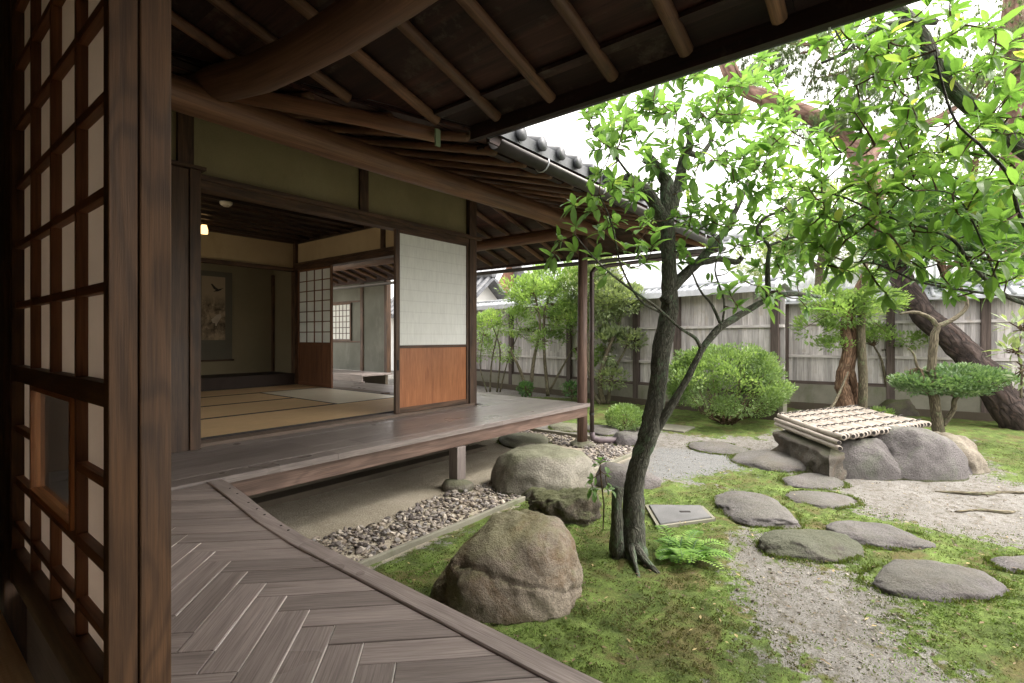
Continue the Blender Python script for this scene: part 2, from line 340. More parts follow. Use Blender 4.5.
def wmask(X, Y):
    m = np.full(X.shape, -9.0)
    for p in MOSS: m = np.maximum(m, seg_dist(X, Y, p))
    dpt = X * F.x + Y * F.y; lat = X * R.x + Y * R.y; near_ = np.clip((3.9 - dpt) / 1.2, 0, 1)
    return np.maximum(m, -.16 - (1 - near_) * .5)
def axis(a, b, lo, hi, st):
    left = lo - np.cumsum(np.geomspace(st, (lo - a) * .25, 26)); left = left[left > a]
    right = hi + np.cumsum(np.geomspace(st, (b - hi) * .25, 26)); right = right[right < b]
    return np.concatenate([[a], left[::-1], np.arange(lo, hi, st), right, [b]])
xs = axis(-150, 250, .6, 9, .04); ys = axis(-150, 200, -4, 4, .04)
XX, YY = np.meshgrid(xs, ys, indexing='ij'); nx, ny = XX.shape
mm = wmask(XX, YY)
ZZ = np.zeros(XX.shape); 
for i in range(nx):
    for j in range(ny):
        x, y = XX[i, j], YY[i, j]
        if -3 < x < 14 and -6 < y < 14:
            v = Vector((x, y, 0)); q = noise.fractal(v * 1.1, .7, 2, 2) * .016 + noise.fractal(v * 7, .7, 2, 3) * .007
            mo = min(max(mm[i, j] / .25 + .5, 0), 1); q += mo * (.012 + noise.fractal(v * 13, .7, 2, 3) * .017)
            if y > 2.3 and x < 5.6: q = -.01 + noise.fractal(v * 3, .7, 2, 2) * .006
            ZZ[i, j] = q
def ground_z(x, y):
    i = np.clip(np.searchsorted(xs, x), 1, nx - 1); j = np.clip(np.searchsorted(ys, y), 1, ny - 1)
    return ZZ[i, j]
me = bpy.data.meshes.new('ground'); idx = np.arange(nx * ny).reshape(nx, ny)
fc = np.stack([idx[:-1, :-1], idx[1:, :-1], idx[1:, 1:], idx[:-1, 1:]], -1).reshape(-1, 4)
me.from_pydata(np.stack([XX, YY, ZZ], -1).reshape(-1, 3).tolist(), [], fc.tolist())
me.attributes.new('moss', 'FLOAT', 'POINT').data.foreach_set('value', np.clip(mm / .5 + .5, 0, 1).ravel().astype(np.float32))
greyp = seg_dist(XX, YY, gp([(650, 446), (740, 452), (780, 470), (790, 490), (720, 490), (640, 476)]))
me.attributes.new('grey', 'FLOAT', 'POINT').data.foreach_set('value', np.clip(greyp / .5 + .5, 0, 1).ravel().astype(np.float32))
lit_earth = np.where((YY > 2.30) & (XX < 5.6), np.clip((YY - 2.30) / .1, 0, 1), 0.0) * np.clip((5.6 - XX) / .1, 0, 1)  # pale earth under the house, brightened in colour for light reaching it
me.attributes.new('lit_earth', 'FLOAT', 'POINT').data.foreach_set('value', lit_earth.ravel().astype(np.float32))
me.polygons.foreach_set('use_smooth', [True] * len(me.polygons))
t = NT('garden_earth'); oc = t.n('ShaderNodeTexCoord').outputs['Object']
n1 = t.noise(oc, 2.2, 7, .65); n2 = t.noise(oc, 14, 7, .7); n3 = t.noise(oc, 110, 4, .7)
sand = t.ramp(n1, [(.3, (.15, .143, .128)), (.7, (.24, .232, .215))])
sand = t.mix(t.ramp(n2, [(.47, 0), (.62, .75)]), sand, (.105, .092, .07))
sand = t.mix(t.ramp(t.noise(oc, 31, 6, .75), [(.56, 0), (.66, .7)]), sand, (.075, .06, .042))
sand = t.mix(t.ramp(t.math('ADD', t.attr('grey').outputs['Fac'], t.math('MULTIPLY', n2, .5)), [(.7, 0), (.95, .75)]), sand, (.165, .172, .172))
sand = t.mix(t.attr('lit_earth').outputs['Fac'], sand, t.ramp(n1, [(.3, (.34, .30, .225)), (.7, (.50, .45, .36))]))
sand = t.mix(.75, sand, t.ramp(n3, [(.35, .5), (.62, 1.3)]), 'MULTIPLY')
mossc = t.ramp(t.noise(oc, 5.5, 7, .7), [(.28, (.045, .065, .02)), (.45, (.08, .115, .028)), (.58, (.125, .18, .042)), (.72, (.18, .27, .07))])
mossc = t.mix(t.ramp(t.noise(oc, 3.3, 6, .7, 1), [(.50, 0), (.62, .85)]), mossc, (.115, .095, .04))
mossc = t.mix(.6, mossc, t.ramp(t.noise(oc, 70, 4, .7), [(.3, .4), (.65, 1.3)]), 'MULTIPLY')
fac = t.math('ADD', t.attr('moss').outputs['Fac'], t.math('SUBTRACT', t.math('ADD', t.math('MULTIPLY', n1, 1.5), t.math('MULTIPLY', n2, 1.9)), 1.7))
fc_ = t.ramp(fac, [(.46, 0), (.60, 1)])
t.bump(t.math('ADD', n2, t.math('MULTIPLY', n3, .7)), .7, .02)
me.materials.append(t.fin(t.mix(fc_, sand, mossc), .9, .2))
g = bpy.data.objects.new('ground', me); COL.objects.link(g); g['label'] = 'sandy garden ground with patches of green moss'; struct(g)

# moss tufts and small leaves on the moss
def scatter_moss(n, seed):
    r = np.random.default_rng(seed); mb_v = []; mb_f = []; vals = []
    d = 1.6 + (6.0 - 1.6) * r.random(n) ** 1.35; s = r.uniform(-.42, 1.08, n)
    X = d * (F.x + s * R.x); Y = d * (F.y + s * R.y); mk = wmask(X, Y)
    keep = (mk > -.22 + .45 * r.random(n)) & (X > 1.08) & (Y < 2.33)
    X, Y, d = X[keep], Y[keep], d[keep]
    cl = np.array([noise.fractal(Vector((x, y, 4)) * 2.2, .6, 2, 4) for x, y in zip(X, Y)])
    k2 = cl > r.uniform(-.7, .25, len(cl)); X, Y, d, cl = X[k2], Y[k2], d[k2], cl[k2]
    Z = ground_z(X, Y); N = len(X); a = r.uniform(0, 6.28, N); w_ = (.0022 + .002 * r.random(N)) * (.7 + d * .16); h = (.002 + .0065 * r.random(N))
    tx = np.cos(a) * w_; ty = np.sin(a) * w_; lx = r.normal(0, .006, N); ly = r.normal(0, .006, N)
    V = np.zeros((N, 3, 3)); V[:, 0] = np.stack([X - tx, Y - ty, Z - .002], 1); V[:, 1] = np.stack([X + tx, Y + ty, Z - .002], 1); V[:, 2] = np.stack([X + lx, Y + ly, Z + h], 1)
    m_ = bpy.data.meshes.new('moss'); m_.from_pydata(V.reshape(-1, 3).tolist(), [], np.arange(N * 3).reshape(-1, 3).tolist())
    br = np.array([noise.fractal(Vector((x, y, 9)) * 1.5, .6, 2, 4) for x, y in zip(X, Y)]); hue = np.clip(.52 + cl * .8 - np.clip(br - .1, 0, 1) * .9 + r.normal(0, .18, N), 0, 1)
    m_.attributes.new('v', 'FLOAT', 'FACE').data.foreach_set('value', hue.astype(np.float32))
    m_.materials.append(leafmat('moss_tufts', (.10, .098, .035), (.095, .14, .033), (.17, .27, .07), .3, .8))
    o = bpy.data.objects.new('moss', m_); COL.objects.link(o)
    return tag(o, 'low green moss carpeting the garden earth', 'moss', kind='stuff')
scatter_moss(300000, 3)

# ---------------------------------------------------------------- rocks
import bmesh
_ico = {}
def ico(n):
    if n not in _ico:
        b = bmesh.new(); bmesh.ops.create_icosphere(b, subdivisions=n, radius=1); b.verts.ensure_lookup_table()
        _ico[n] = ([v.co.copy() for v in b.verts], [tuple(v.index for v in f.verts) for f in b.faces]); b.free()
    return _ico[n]
ROCK = rockmat('grey_garden_stone', (.10, .092, .092), (.185, .170, .172), .16, (.09, .10, .045), (.21, .21, .18), (.10, .07, .05))
ROCK_L = rockmat('pale_flat_stone', (.20, .185, .15), (.32, .30, .255), .34, (.14, .155, .08), (.30, .29, .23), (.14, .11, .07), st=.25)
ROCK_M = rockmat('mossy_boulder_stone', (.15, .12, .09), (.36, .31, .245), .30, (.17, .18, .08), (.28, .26, .19), (.15, .085, .035), .75)
ROCK_D = rockmat('dark_craggy_stone', (.04, .034, .027), (.15, .13, .10), .4, (.085, .10, .035), (.22, .21, .16), (.10, .07, .035), st=.4)
ROCK_W = rockmat('smooth_wellside_stone', (.10, .09, .087), (.17, .157, .155), .1, lich=(.17, .21, .13), st=.3, stain=(.16, .20, .12))
def rock(name, label, cat, c, sx, sy, h, mat, seed, yaw=None, sub=4, pw=2.5, rough=.13, sink=.4, facets=5, cracks=(), group=None, top=None, fine=.02, build=True, parent=None, lean=0):
    """a stone: half-widths sx (across the view), sy (along the view), height h above ground at c"""
    vs, fs = ico(sub); rd = random.Random(seed); off = Vector((seed * 3.7, seed * 1.9, seed)); pl = []
    for i in range(facets):
        n_ = Vector((rd.gauss(0, 1), rd.gauss(0, 1), abs(rd.gauss(0, .7)))).normalized(); pl.append((n_, rd.uniform(.72, .92)))
    yaw = AZ - math.pi / 2 if yaw is None else yaw; cy, sy_ = math.cos(yaw), math.sin(yaw); V = []
    for v in vs:
        p = v.copy(); k = (abs(p.x) ** pw + abs(p.y) ** pw + abs(p.z) ** pw) ** (1 / pw); p /= k
        for n_, c_ in pl:
            q = p.dot(n_)
            if q > c_: p -= n_ * (q - c_) * .85
        if top and p.z > top: p.z = top + (p.z - top) * .25
        nv = p.normalized(); s1 = noise.fractal(p * 1.3 + off, .7, 2, 3); s2 = noise.fractal(p * 5 + off, .6, 2.1, 5)
        p += nv * (s1 * rough + s2 * fine)
        for cn, cc, cw, cd in cracks:
            q = abs(p.dot(Vector(cn).normalized()) - cc + .07 * noise.fractal(p * 2.2 + off, .7, 2, 3))
            if q < cw: p -= nv * cd * (1 - q / cw) ** .7
        V.append(p)
    zm = max(p.z for p in V); zl = -sink
    mb = MB(); vv = []
    for p in V:
        z = max(p.z, -1) / zm; z = z * h if z > 0 else z * h * sink
        x, y = (p.x + lean * max(p.z, 0) * (1 - p.x * p.x * .4)) * sx, p.y * sy; vv.append((c[0] + x * cy - y * sy_, c[1] + x * sy_ + y * cy, z + (c[2] if len(c) > 2 else 0)))
    mb._add(vv, fs, vv, rd.random())
    if not build: return mb
    o = mb.build(name, mat, parent, True, loc=None if parent else (c[0], c[1], 0))
    if label: tag(o, label, cat, group)
    return o
STEPS = []
def step(x0, y0, x1, y1, label, h=.075, mat=None, seed=1, group='stepping stones', name='stepping_stone', cat='stepping stone', **k):
    h *= 1.25; k.setdefault('facets', 2); k.setdefault('rough', .09); k['facets'] = min(k['facets'], 3); df = CZ * FOC / (y1 - HY); db = (CZ - h) * FOC / (y0 - HY); dm = (df + db) / 2; xm = (x0 + x1) / 2
    c = P(xm, 0, dm); STEPS.append((c.x, c.y, (x1 - x0) / 2 / FOC * dm, (db - df) / 2)); return rock(name, label, cat, (c.x, c.y), (x1 - x0) / 2 / FOC * dm * 1.02, (db - df) / 2 * 1.04, h, mat or ROCK, seed, top=k.pop('top', .84), fine=k.pop('fine', .025), pw=k.pop('pw', 2.3), group=group, **k)
def boulder(x0, y0, x1, y1, depth, label, mat, seed, name='boulder', cat='boulder', **k):
    """fits a stone of the given depth between its pixel edges; y1 is its front foot, y0 its crown"""
    df = CZ * FOC / (y1 - HY); dm = df + depth / 2; xm = (x0 + x1) / 2; c = P(xm, 0, dm)
    h = CZ - (y0 - HY) / FOC * (dm + depth * k.pop('back', .05)); return rock(name, label, cat, (c.x, c.y), (x1 - x0) / 2 / FOC * dm * 1.0, depth / 2, h, mat, seed, **k)
boulder(432, 511, 581, 626, .52, 'large rounded brown boulder with a long crack and mossy crown beside the deck', ROCK_M, 11, sub=6, rough=.09, pw=2.3, facets=1, lean=.2,
        cracks=(((.25, .1, 1), .36, .02, .05), ((1, -.35, .25), -.62, .07, .13), ((.5, .2, 1), -.35, .02, .04)), fine=.025)
boulder(523, 486, 608, 528, .34, 'dark craggy low rock with a pitted face behind the large boulder', ROCK_D, 5, sub=5, rough=.2, pw=3, facets=6, cracks=(((.1, .0, 1), .15, .09, .12),), fine=.10)
boulder(492, 446, 594, 497, .62, 'pale flat-topped step boulder in front of the veranda', ROCK_L, 23, sub=5, rough=.09, pw=2.35, facets=1, top=.8, fine=.02)
boulder(519, 486, 549, 500, .14, 'small dark wedge stone leaning on the pale step boulder', ROCK_D, 9, rough=.1)
boulder(596, 463, 658, 492, .45, 'low grey stone partly hidden behind the tree trunk', ROCK, 31, rough=.1)
step(720, 486, 791, 531, 'three-cornered grey stepping stone right of the square lid', .07, seed=41, sub=5, facets=7)
step(762, 524, 857, 564, 'rounded moss-stained stepping stone nearest the sandy patch', .075, rockmat('moss_stained_stone', (.08, .075, .065), (.16, .15, .13), .30, (.085, .10, .05), (.2, .2, .16), (.1, .08, .05)), 42, sub=5)
step(836, 517, 923, 551, 'long slanting grey stepping stone on the mossy rim of the sand path', .05, seed=43, facets=7, sub=5, yaw=AZ - math.pi / 2 - .25)
step(866, 553, 998, 606, 'largest grey stepping stone, nearest the right foreground', .07, seed=44, sub=5)
step(994, 549, 1062, 580, 'stepping stone cut off by the right edge of the photo', .05, seed=45)
step(789, 488, 855, 510, 'thin flat stepping stone between two rounded ones before the well', .035, seed=46, facets=7)
step(783, 470, 842, 491, 'small stepping stone just in front of the bamboo-covered well', .05, seed=47)
step(736, 447, 804, 473, 'rounded grey stepping stone left of the bamboo-covered well', .06, seed=48)
step(691, 439, 744, 455, 'low stepping stone in front of the big clipped azalea', .04, seed=49)
step(610, 429, 643, 446, 'rounded grey stone beside the small clipped shrub', .10, seed=50)
step(588, 422, 619, 436, 'flat blue-grey stepping stone behind the veranda corner post', .04, seed=51)
step(550, 421, 582, 432, 'flat stepping stone just beyond the veranda corner', .04, ROCK_L, seed=52)
step(500, 430, 548, 448, 'low flat pale stone half under the veranda edge', .05, ROCK_L, seed=53)
# moss creeping against the stones
fr_ = np.random.default_rng(4); fv_ = []; fval = []
for cx_, cy_, ex_, ey_ in STEPS:
    N_ = int(7000 * (ex_ + ey_)); an = fr_.uniform(0, 6.283, N_); sw = np.array([noise.noise(Vector((math.cos(q_) * 2 + cx_ * 3, math.sin(q_) * 2, cy_))) for q_ in an])
    rr_ = .97 + np.abs(fr_.normal(0, .09, N_)); kp = sw > fr_.uniform(-.4, .5, N_); an, rr_, N_ = an[kp], rr_[kp], int(kp.sum())
    lx_, ly_ = np.cos(an) * ex_ * rr_, np.sin(an) * ey_ * rr_; X_ = cx_ + lx_ * R.x + ly_ * F.x; Y_ = cy_ + lx_ * R.y + ly_ * F.y; Z_ = ground_z(X_, Y_) + .004
    ta = fr_.uniform(0, 6.283, N_); w2_ = .004; h2 = fr_.uniform(.006, .020, N_)
    T3 = np.zeros((N_, 3, 3)); T3[:, 0] = np.stack([X_ - np.cos(ta) * w2_, Y_ - np.sin(ta) * w2_, Z_], 1); T3[:, 1] = np.stack([X_ + np.cos(ta) * w2_, Y_ + np.sin(ta) * w2_, Z_], 1); T3[:, 2] = np.stack([X_ + fr_.normal(0, .006, N_), Y_ + fr_.normal(0, .006, N_), Z_ + h2], 1)
    fv_.append(T3.reshape(-1, 3)); fval.append(fr_.uniform(.1, .95, N_))
fv_ = np.concatenate(fv_); m_ = bpy.data.meshes.new('moss_fringe'); m_.from_pydata(fv_.tolist(), [], np.arange(len(fv_)).reshape(-1, 3).tolist())
m_.attributes.new('v', 'FLOAT', 'FACE').data.foreach_set('value', np.concatenate(fval).astype(np.float32)); m_.materials.append(bpy.data.materials['moss_tufts'])
o = bpy.data.objects.new('moss_fringe', m_); COL.objects.link(o); tag(o, 'moss creeping against the edges of the stepping stones', 'moss', kind='stuff')
# square access lid
q = [G(649, 505, .04), G(700, 505.5, .04), G(711, 517, .04), G(660, 524, .04)]
lid = thing('stone_hatch', 'square grey stone drain lid with a hand slot, set in moss behind the fern', 'hatch', (q[0] + q[2]) / 2 * 1.0)
lid.location.z = 0
mb = MB(); mb.prism([v[:2] for v in (q[3], q[2], q[1], q[0])], -.02, .045); mb.build('slab', plaster('worn_grey_slab', (.11, .112, .112), (.165, .165, .165), 4, (.09, .10, .06)), lid, bevel=.006)
cc = (q[0] + q[1] + q[2] + q[3]) / 4; mb = MB(); mb.bar((cc.x, cc.y, .047), (cc.x + .07 * R.x, cc.y + .07 * R.y, .047), .022, .004); mb.build('hand_slot', M['rope'], lid)
mb = MB()
for a_, b_ in ((0, 1), (1, 2), (2, 3), (3, 0)):
    pa, pb = q[a_], q[b_]; oa = (pa - cc).normalized() * .02; ob = (pb - cc).normalized() * .02
    mb.bar((pa.x + oa.x, pa.y + oa.y, .01), (pb.x + ob.x, pb.y + ob.y, .01), .02, .05)
mb.build('rim', M['concrete'], lid)
s_ = G(675, 428, .02); mb = MB()
mb.prism([(s_.x - .22, s_.y - .2), (s_.x + .22, s_.y - .2), (s_.x + .22, s_.y + .2), (s_.x - .22, s_.y + .2)], -.02, .03)
tag(mb.build('paving_slab', M['concrete'], loc=(s_.x, s_.y, 0), bevel=.01), 'small square paving slab at the left foot of the clipped azalea', 'slab')

# kerb round the gravel strip, and the gravel
K = thing('gravel_kerb', 'narrow greenish concrete kerb along the gravel strip', 'kerb', (3.3, 2.4, 0))
mb = MB(); mb.box(1.15, 5.56, 2.372, 2.405, -.05, .022); mb.box(5.51, 5.56, 2.408, 7.5, -.05, .033, 'y'); mb.build('kerb_stone', M['concrete'], K, bevel=.006)
def pebbles(n, area, size, seed, name, label, mat, flat=.7, layers=1):
    r = random.Random(seed); vs, fs = ico(1); V = []; FF = []; val = []
    for i in range(n):
        x, y = area(r)
        if x is None: continue
        s = size * r.uniform(.55, 1.5) ** 1.2; a = r.uniform(0, 6.28); ex, ey, ez = s * r.uniform(.8, 1.4), s * r.uniform(.6, 1), s * r.uniform(.4, .9) * flat
        z = float(ground_z(x, y)) + ez * .4 + r.random() * size * .6 * layers; b = len(V); ca, sa = math.cos(a), math.sin(a); tl = r.uniform(-.5, .5)
        for v in vs:
            k = 1 + r.uniform(-.16, .16); px_, py_, pz = v.x * ex * k, v.y * ey * k, v.z * ez * k; pz += px_ * tl
            V.append((x + px_ * ca - py_ * sa, y + px_ * sa + py_ * ca, z + pz))
        for f in fs: FF.append(tuple(q_ + b for q_ in f)); val.append(r.random() if f is fs[0] else val[-1])
    m_ = bpy.data.meshes.new(name); m_.from_pydata(V, [], FF); m_.attributes.new('v', 'FLOAT', 'FACE').data.foreach_set('value', np.array(val, dtype=np.float32))
    m_.materials.append(mat); o = bpy.data.objects.new(name, m_); COL.objects.link(o); return tag(o, label, name, kind='stuff')
t = NT('mixed_pebbles'); v = t.attr('v').outputs['Fac']; oc = t.n('ShaderNodeTexCoord').outputs['Object']
col = t.ramp(v, [(0, (.07, .06, .055)), (.3, (.17, .15, .14)), (.55, (.34, .29, .23)), (.8, (.24, .23, .225)), (1, (.52, .46, .38))])
PEB = t.fin(t.mix(.4, col, t.ramp(t.noise(oc, 60, 4, .7), [(.3, .6), (.7, 1.2)]), 'MULTIPLY'), .75, .3)
def strip(r):
    if r.random() < .22: return r.uniform(5.0, 5.48), r.uniform(2.45, 5)
    x = r.uniform(1.15, 5.45); y = 2.42 + (r.random() ** .9) * (.50 + .05 * math.sin(x * 5)); return x, y
pebbles(3600, strip, .0155, 5, 'gravel', 'loose grey and tan gravel in the strip under the veranda edge', PEB, .8, 1.2)
def sandy(r):
    d = 1.9 + 5 * r.random() ** 1.2; s = r.uniform(-.1, 1.05); x = d * (F.x + s * R.x); y = d * (F.y + s * R.y)
    return (x, y) if x > 1.1 and y < 2.3 and float(wmask(np.array([x]), np.array([y]))[0]) < .05 else (None, None)
t = NT('fine_grit'); v = t.attr('v').outputs['Fac']; GRIT = t.fin(t.ramp(v, [(0, (.07, .055, .04)), (.4, (.19, .165, .135)), (1, (.34, .32, .285))]), .9, .2)
pebbles(5200, sandy, .0055, 8, 'grit', 'fine grit and crumbs of bark strewn over the sandy path', GRIT, .6, .1)

# ---------------------------------------------------------------- covered well
WZ = .36; A_ = G(841, 441, WZ); B_ = G(777, 418, WZ); C_ = G(930, 427, WZ)
A2, B2, C2 = [Vector((v.x, v.y, 0)) for v in (A_, B_, C_)]
ul = (B2 - A2).normalized(); Lp = (B2 - A2).length; uc = (C2 - A2).normalized(); Lc = (C2 - A2).length
wl = thing('stone_well', 'square rough stone well curb under the bamboo cover', 'well', A2 + ul * .6 + uc * .7)
mb = MB(); WZ0 = WZ; WZ = WZ - .085; o_ = A2 - uc * .11 + ul * .06
pts = [o_, o_ + uc * (Lc - .2), o_ + uc * (Lc - .2) + ul * (Lp - .1), o_ + ul * (Lp - .1)]
i_ = [p.lerp((pts[0] + pts[2]) / 2, .2) for p in pts]
for k in range(4):
    a_, b_, c_, d_ = pts[k], pts[(k + 1) % 4], i_[(k + 1) % 4], i_[k]; n_ = 26; vs = []; fs = []
    for zi in range(9):
        for si in range(n_ + 1):
            p = a_.lerp(b_, si / n_); zz = -.05 + zi * (WZ + .0) / 8; nn = (p - (pts[0] + pts[2]) / 2).normalized()
            g_ = noise.fractal(Vector((p.x * 4, p.y * 4, zz * 5)), .6, 2, 4) * .07 + noise.fractal(Vector((p.x * 1.5, p.y * 1.5, zz * 2)), .6, 2, 2) * .05 - (.02 if zz > WZ - .02 else 0)
            q_ = p + nn * g_; vs.append((q_.x, q_.y, zz))
    base = len(vs)
    for si in range(n_ + 1):
        p = d_.lerp(c_, si / n_); vs.append((p.x, p.y, WZ - .02))
    for zi in range(8):
        for si in range(n_): fs.append((zi * (n_ + 1) + si, zi * (n_ + 1) + si + 1, (zi + 1) * (n_ + 1) + si + 1, (zi + 1) * (n_ + 1) + si))
    for si in range(n_): fs.append((8 * (n_ + 1) + si, 8 * (n_ + 1) + si + 1, base + si + 1, base + si))
    for si in range(n_): pass
    mb._add(vs, fs, vs)
mb.build('curb', rockmat('rough_brown_curb_stone', (.10, .088, .072), (.20, .18, .15), .25), wl, True)
WZ = WZ0
bc = thing('bamboo_well_cover', 'bleached bamboo pole mat with black rope ties lying over the stone well', 'well cover', A2 + Vector((0, 0, WZ)))
nb = int(Lc / .062)
for k in range(nb):
    p = A2 + uc * ((k + .5) * Lc / nb) + Vector((0, 0, WZ + .03)); m = 15; j = random.uniform(-.02, .02)
    pts_ = []; rr = []; ph = random.random()
    for i in range(m + 1):
        s = i / m; q_ = p + ul * (s * Lp + j); q_.z += -.015 * math.sin(s * 3.1) + random.uniform(-.001, .001); 
        nd = (i + int(ph * 4)) % 4 == 0; pts_.append(q_); rr.append(.0285 + (.003 if nd else 0) - .003 * s)
    mb = MB(); mb.tube(pts_, rr, 10); pole = mb.build('bamboo_pole', M['bamboo'], bc, True)
    ends = MB(); ends.tube([pts_[0] - ul * .001, pts_[0] - ul * .002], .017, 8); ends.build('pole_hollow', M['rope'], pole)
for k in range(2):      # edge poles stacked below the left edge
    p = A2 + uc * (-.012 - .012 * k) + Vector((0, 0, WZ - .018 - .042 * k)); j = .03 * k
    mb = MB(); mb.tube([p + ul * (s / 12 * Lp - j + .02) for s in range(13)], [.021 + (.003 if i % 4 == 1 else 0) for i in range(13)], 10); pole = mb.build('bamboo_pole', M['bamboo'], bc, True)
    ends = MB(); ends.tube([p - ul * (j - .02) - ul * .001, p - ul * (j - .02) - ul * .002], .017, 8); ends.build('pole_hollow', M['rope'], pole)
for s in (.08, .3, .52, .74, .93):
    mb = MB()
    for k in range(nb):
        a_ = A2 + uc * (k * Lc / nb) + ul * (s * Lp + (.0 if k % 2 else .025)) + Vector((0, 0, WZ + .057)); b_ = a_ + uc * (Lc / nb)
        mb.tube([a_, (a_ + b_) / 2 + Vector((0, 0, .006)), b_], .0055, 5)
    mb.build('rope_tie', M['rope'], bc, True)
boulder(856, 427, 957, 481, .55, 'large smooth grey rock with pale green patches in front of the well', ROCK_W, 61, sub=5, rough=.08, pw=2.6, facets=3, name='boulder', back=-.1)
boulder(819, 438, 908, 481, .32, 'lower sloping shoulder rock at the left end of the grey rock by the well', ROCK_W, 62, sub=5, rough=.08, pw=2.4, facets=1)
boulder(920, 431, 968, 474, .75, 'long tan rock sloping down to the right behind the grey rock by the well', rockmat('tan_stone', (.20, .17, .13), (.29, .255, .205), .12, lich=(.3, .27, .2), stain=(.14, .10, .06)), 63, sub=5, rough=.12, pw=2.1, facets=4)
boulder(949, 453, 971, 475, .2, 'small round stone at the right foot of the rocks by the well', ROCK, 64, rough=.06)
boulder(803, 462, 831, 476, .2, 'small dark square stone at the foot of the well curb', ROCK_D, 65, pw=4, rough=.1)
boulder(880, 398, 920, 417, .4, 'flat grey rock lying by the fence behind the twisted tree', ROCK_D, 66, rough=.15)
boulder(893, 393, 915, 412, .25, 'small upright dark rock against the fence base', ROCK_D, 67, rough=.2)
boulder(822, 404, 846, 418, .25, 'dark little stone between the azalea and the well', ROCK_D, 68, rough=.2)
# ---------------------------------------------------------------- near wing: deck, lattice door, roof
DZ = .48; TZ = .52; SL = .29; EX = 2.15; EY = 1.9; E0 = 2.40
def zn(x): return E0 + SL * (EX - x)
def zb(y): return E0 - .02 + SL * (y - EY)
W = thing('garden_wing', 'near wing of the house with herringbone deck, open eave and lattice door at the left', 'house wing', (.3, .5, 0))
# herringbone boards
def clip(poly, f):      # keep f(p) >= 0
    o = []
    for i in range(len(poly)):
        a, b = poly[i], poly[(i + 1) % len(poly)]; fa, fb = f(a), f(b)
        if fa >= 0: o.append(a)
        if (fa >= 0) != (fb >= 0): k = fa / (fa - fb); o.append((a[0] + (b[0] - a[0]) * k, a[1] + (b[1] - a[1]) * k))
    return o
INNER = [(-3, .935), (.3, .94), (.65, .945), (1.28, .962), (1.83, .972), (2.12, .998), (2.35, 1.03), (2.59, 1.068), (2.87, 1.105), (3.2, 1.13)]
def ix(y):
    for (a, xa), (b, xb) in zip(INNER, INNER[1:]):
        if a <= y <= b: return xa + (xb - xa) * (y - a) / (b - a)
    return INNER[0][1]
mb = MB(); q = .7071; w_ = .1262 * q; Lb = .35; gap = .0016
for k in range(-34, 12):
    cy = 1.978 + .1262 * k; c = (.777, cy)
    def rect(p, u, n, L, wd): # p corner, along u, across n
        a = (p[0] + u[0] * gap + n[0] * gap, p[1] + u[1] * gap + n[1] * gap)
        return [a, (a[0] + u[0] * (L - 2 * gap), a[1] + u[1] * (L - 2 * gap)), (a[0] + u[0] * (L - 2 * gap) + n[0] * (wd - 2 * gap), a[1] + u[1] * (L - 2 * gap) + n[1] * (wd - 2 * gap)), (a[0] + n[0] * (wd - 2 * gap), a[1] + n[1] * (wd - 2 * gap))]
    for kind, poly, u in (('l', rect(c, (-q, -q), (-q, q), Lb, w_), (q, q)),
                       ('r', rect((c[0], c[1]), (q, -q), (-q, -q), .8, w_), (q, -q)),
                       ('m', rect((c[0] - Lb * q - w_ * q, c[1] - Lb * q + w_ * q), (-q, q), (q, q), Lb, w_), (q, -q)),):
        poly = clip(poly, lambda p: p[0] - .37); poly = clip(poly, lambda p: p[1] + 3) if poly else poly
        poly = clip(poly, lambda p: 2.935 - p[1]) if poly else poly
        if poly: poly = clip(poly, lambda p: ix(p[1]) - .002 - p[0])
        if len(poly) > 2:
            ar = sum(poly[i][0] * poly[(i + 1) % len(poly)][1] - poly[(i + 1) % len(poly)][0] * poly[i][1] for i in range(len(poly)))
            if ar < 0: poly = poly[::-1]
            if kind == 'l': poly = clip(poly, lambda p: (p[0] - c[0]) * -q + (p[1] - c[1]) * q - .0035)
            if len(poly) < 3: continue
            dz = random.uniform(0, .0022); tl = random.uniform(-.004, .004); cx_, cy_ = poly[0]
            mb.prism(poly, DZ - .03 + dz, DZ + dz, u, zf=lambda x, y, cx_=cx_, cy_=cy_, tl=tl: (x - cx_) * tl)
for k in range(-34, 12):        # pale strip painting the sky highlight along each diagonal board's near side
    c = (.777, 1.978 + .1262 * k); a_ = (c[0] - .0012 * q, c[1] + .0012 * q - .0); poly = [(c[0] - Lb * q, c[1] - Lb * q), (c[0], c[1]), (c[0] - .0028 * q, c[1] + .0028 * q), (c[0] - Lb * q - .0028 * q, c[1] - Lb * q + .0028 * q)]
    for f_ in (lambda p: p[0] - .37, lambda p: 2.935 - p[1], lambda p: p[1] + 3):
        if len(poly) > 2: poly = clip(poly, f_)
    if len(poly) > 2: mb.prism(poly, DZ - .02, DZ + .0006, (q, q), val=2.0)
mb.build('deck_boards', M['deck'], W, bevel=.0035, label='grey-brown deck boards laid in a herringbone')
mb = MB(); mb.box(.36, .93, -3, 2.93, DZ - .06, DZ - .032, 'y'); mb.build('deck_base', M['void'], W)
mb = MB()
ys_ = [-3, 0, .3, .65, 1.0, 1.28, 1.55, 1.83, 2.0, 2.12, 2.25, 2.35, 2.47, 2.59, 2.73, 2.87, 2.94]
inn = [(ix(y), y) for y in ys_]
vs = []; gc = []
for (x, y) in inn:
    e = .072 + .008 * max(0, min(1, (y - 2) / .5)); z1 = DZ + .007
    for xx, zz in ((x, DZ - .045), (x, z1 - .003), (x + .004, z1), (x + e - .006, z1), (x + e, z1 - .006), (x + e, DZ - .045)):
        vs.append((xx, y, zz)); gc.append((y, xx, zz))
fs = []
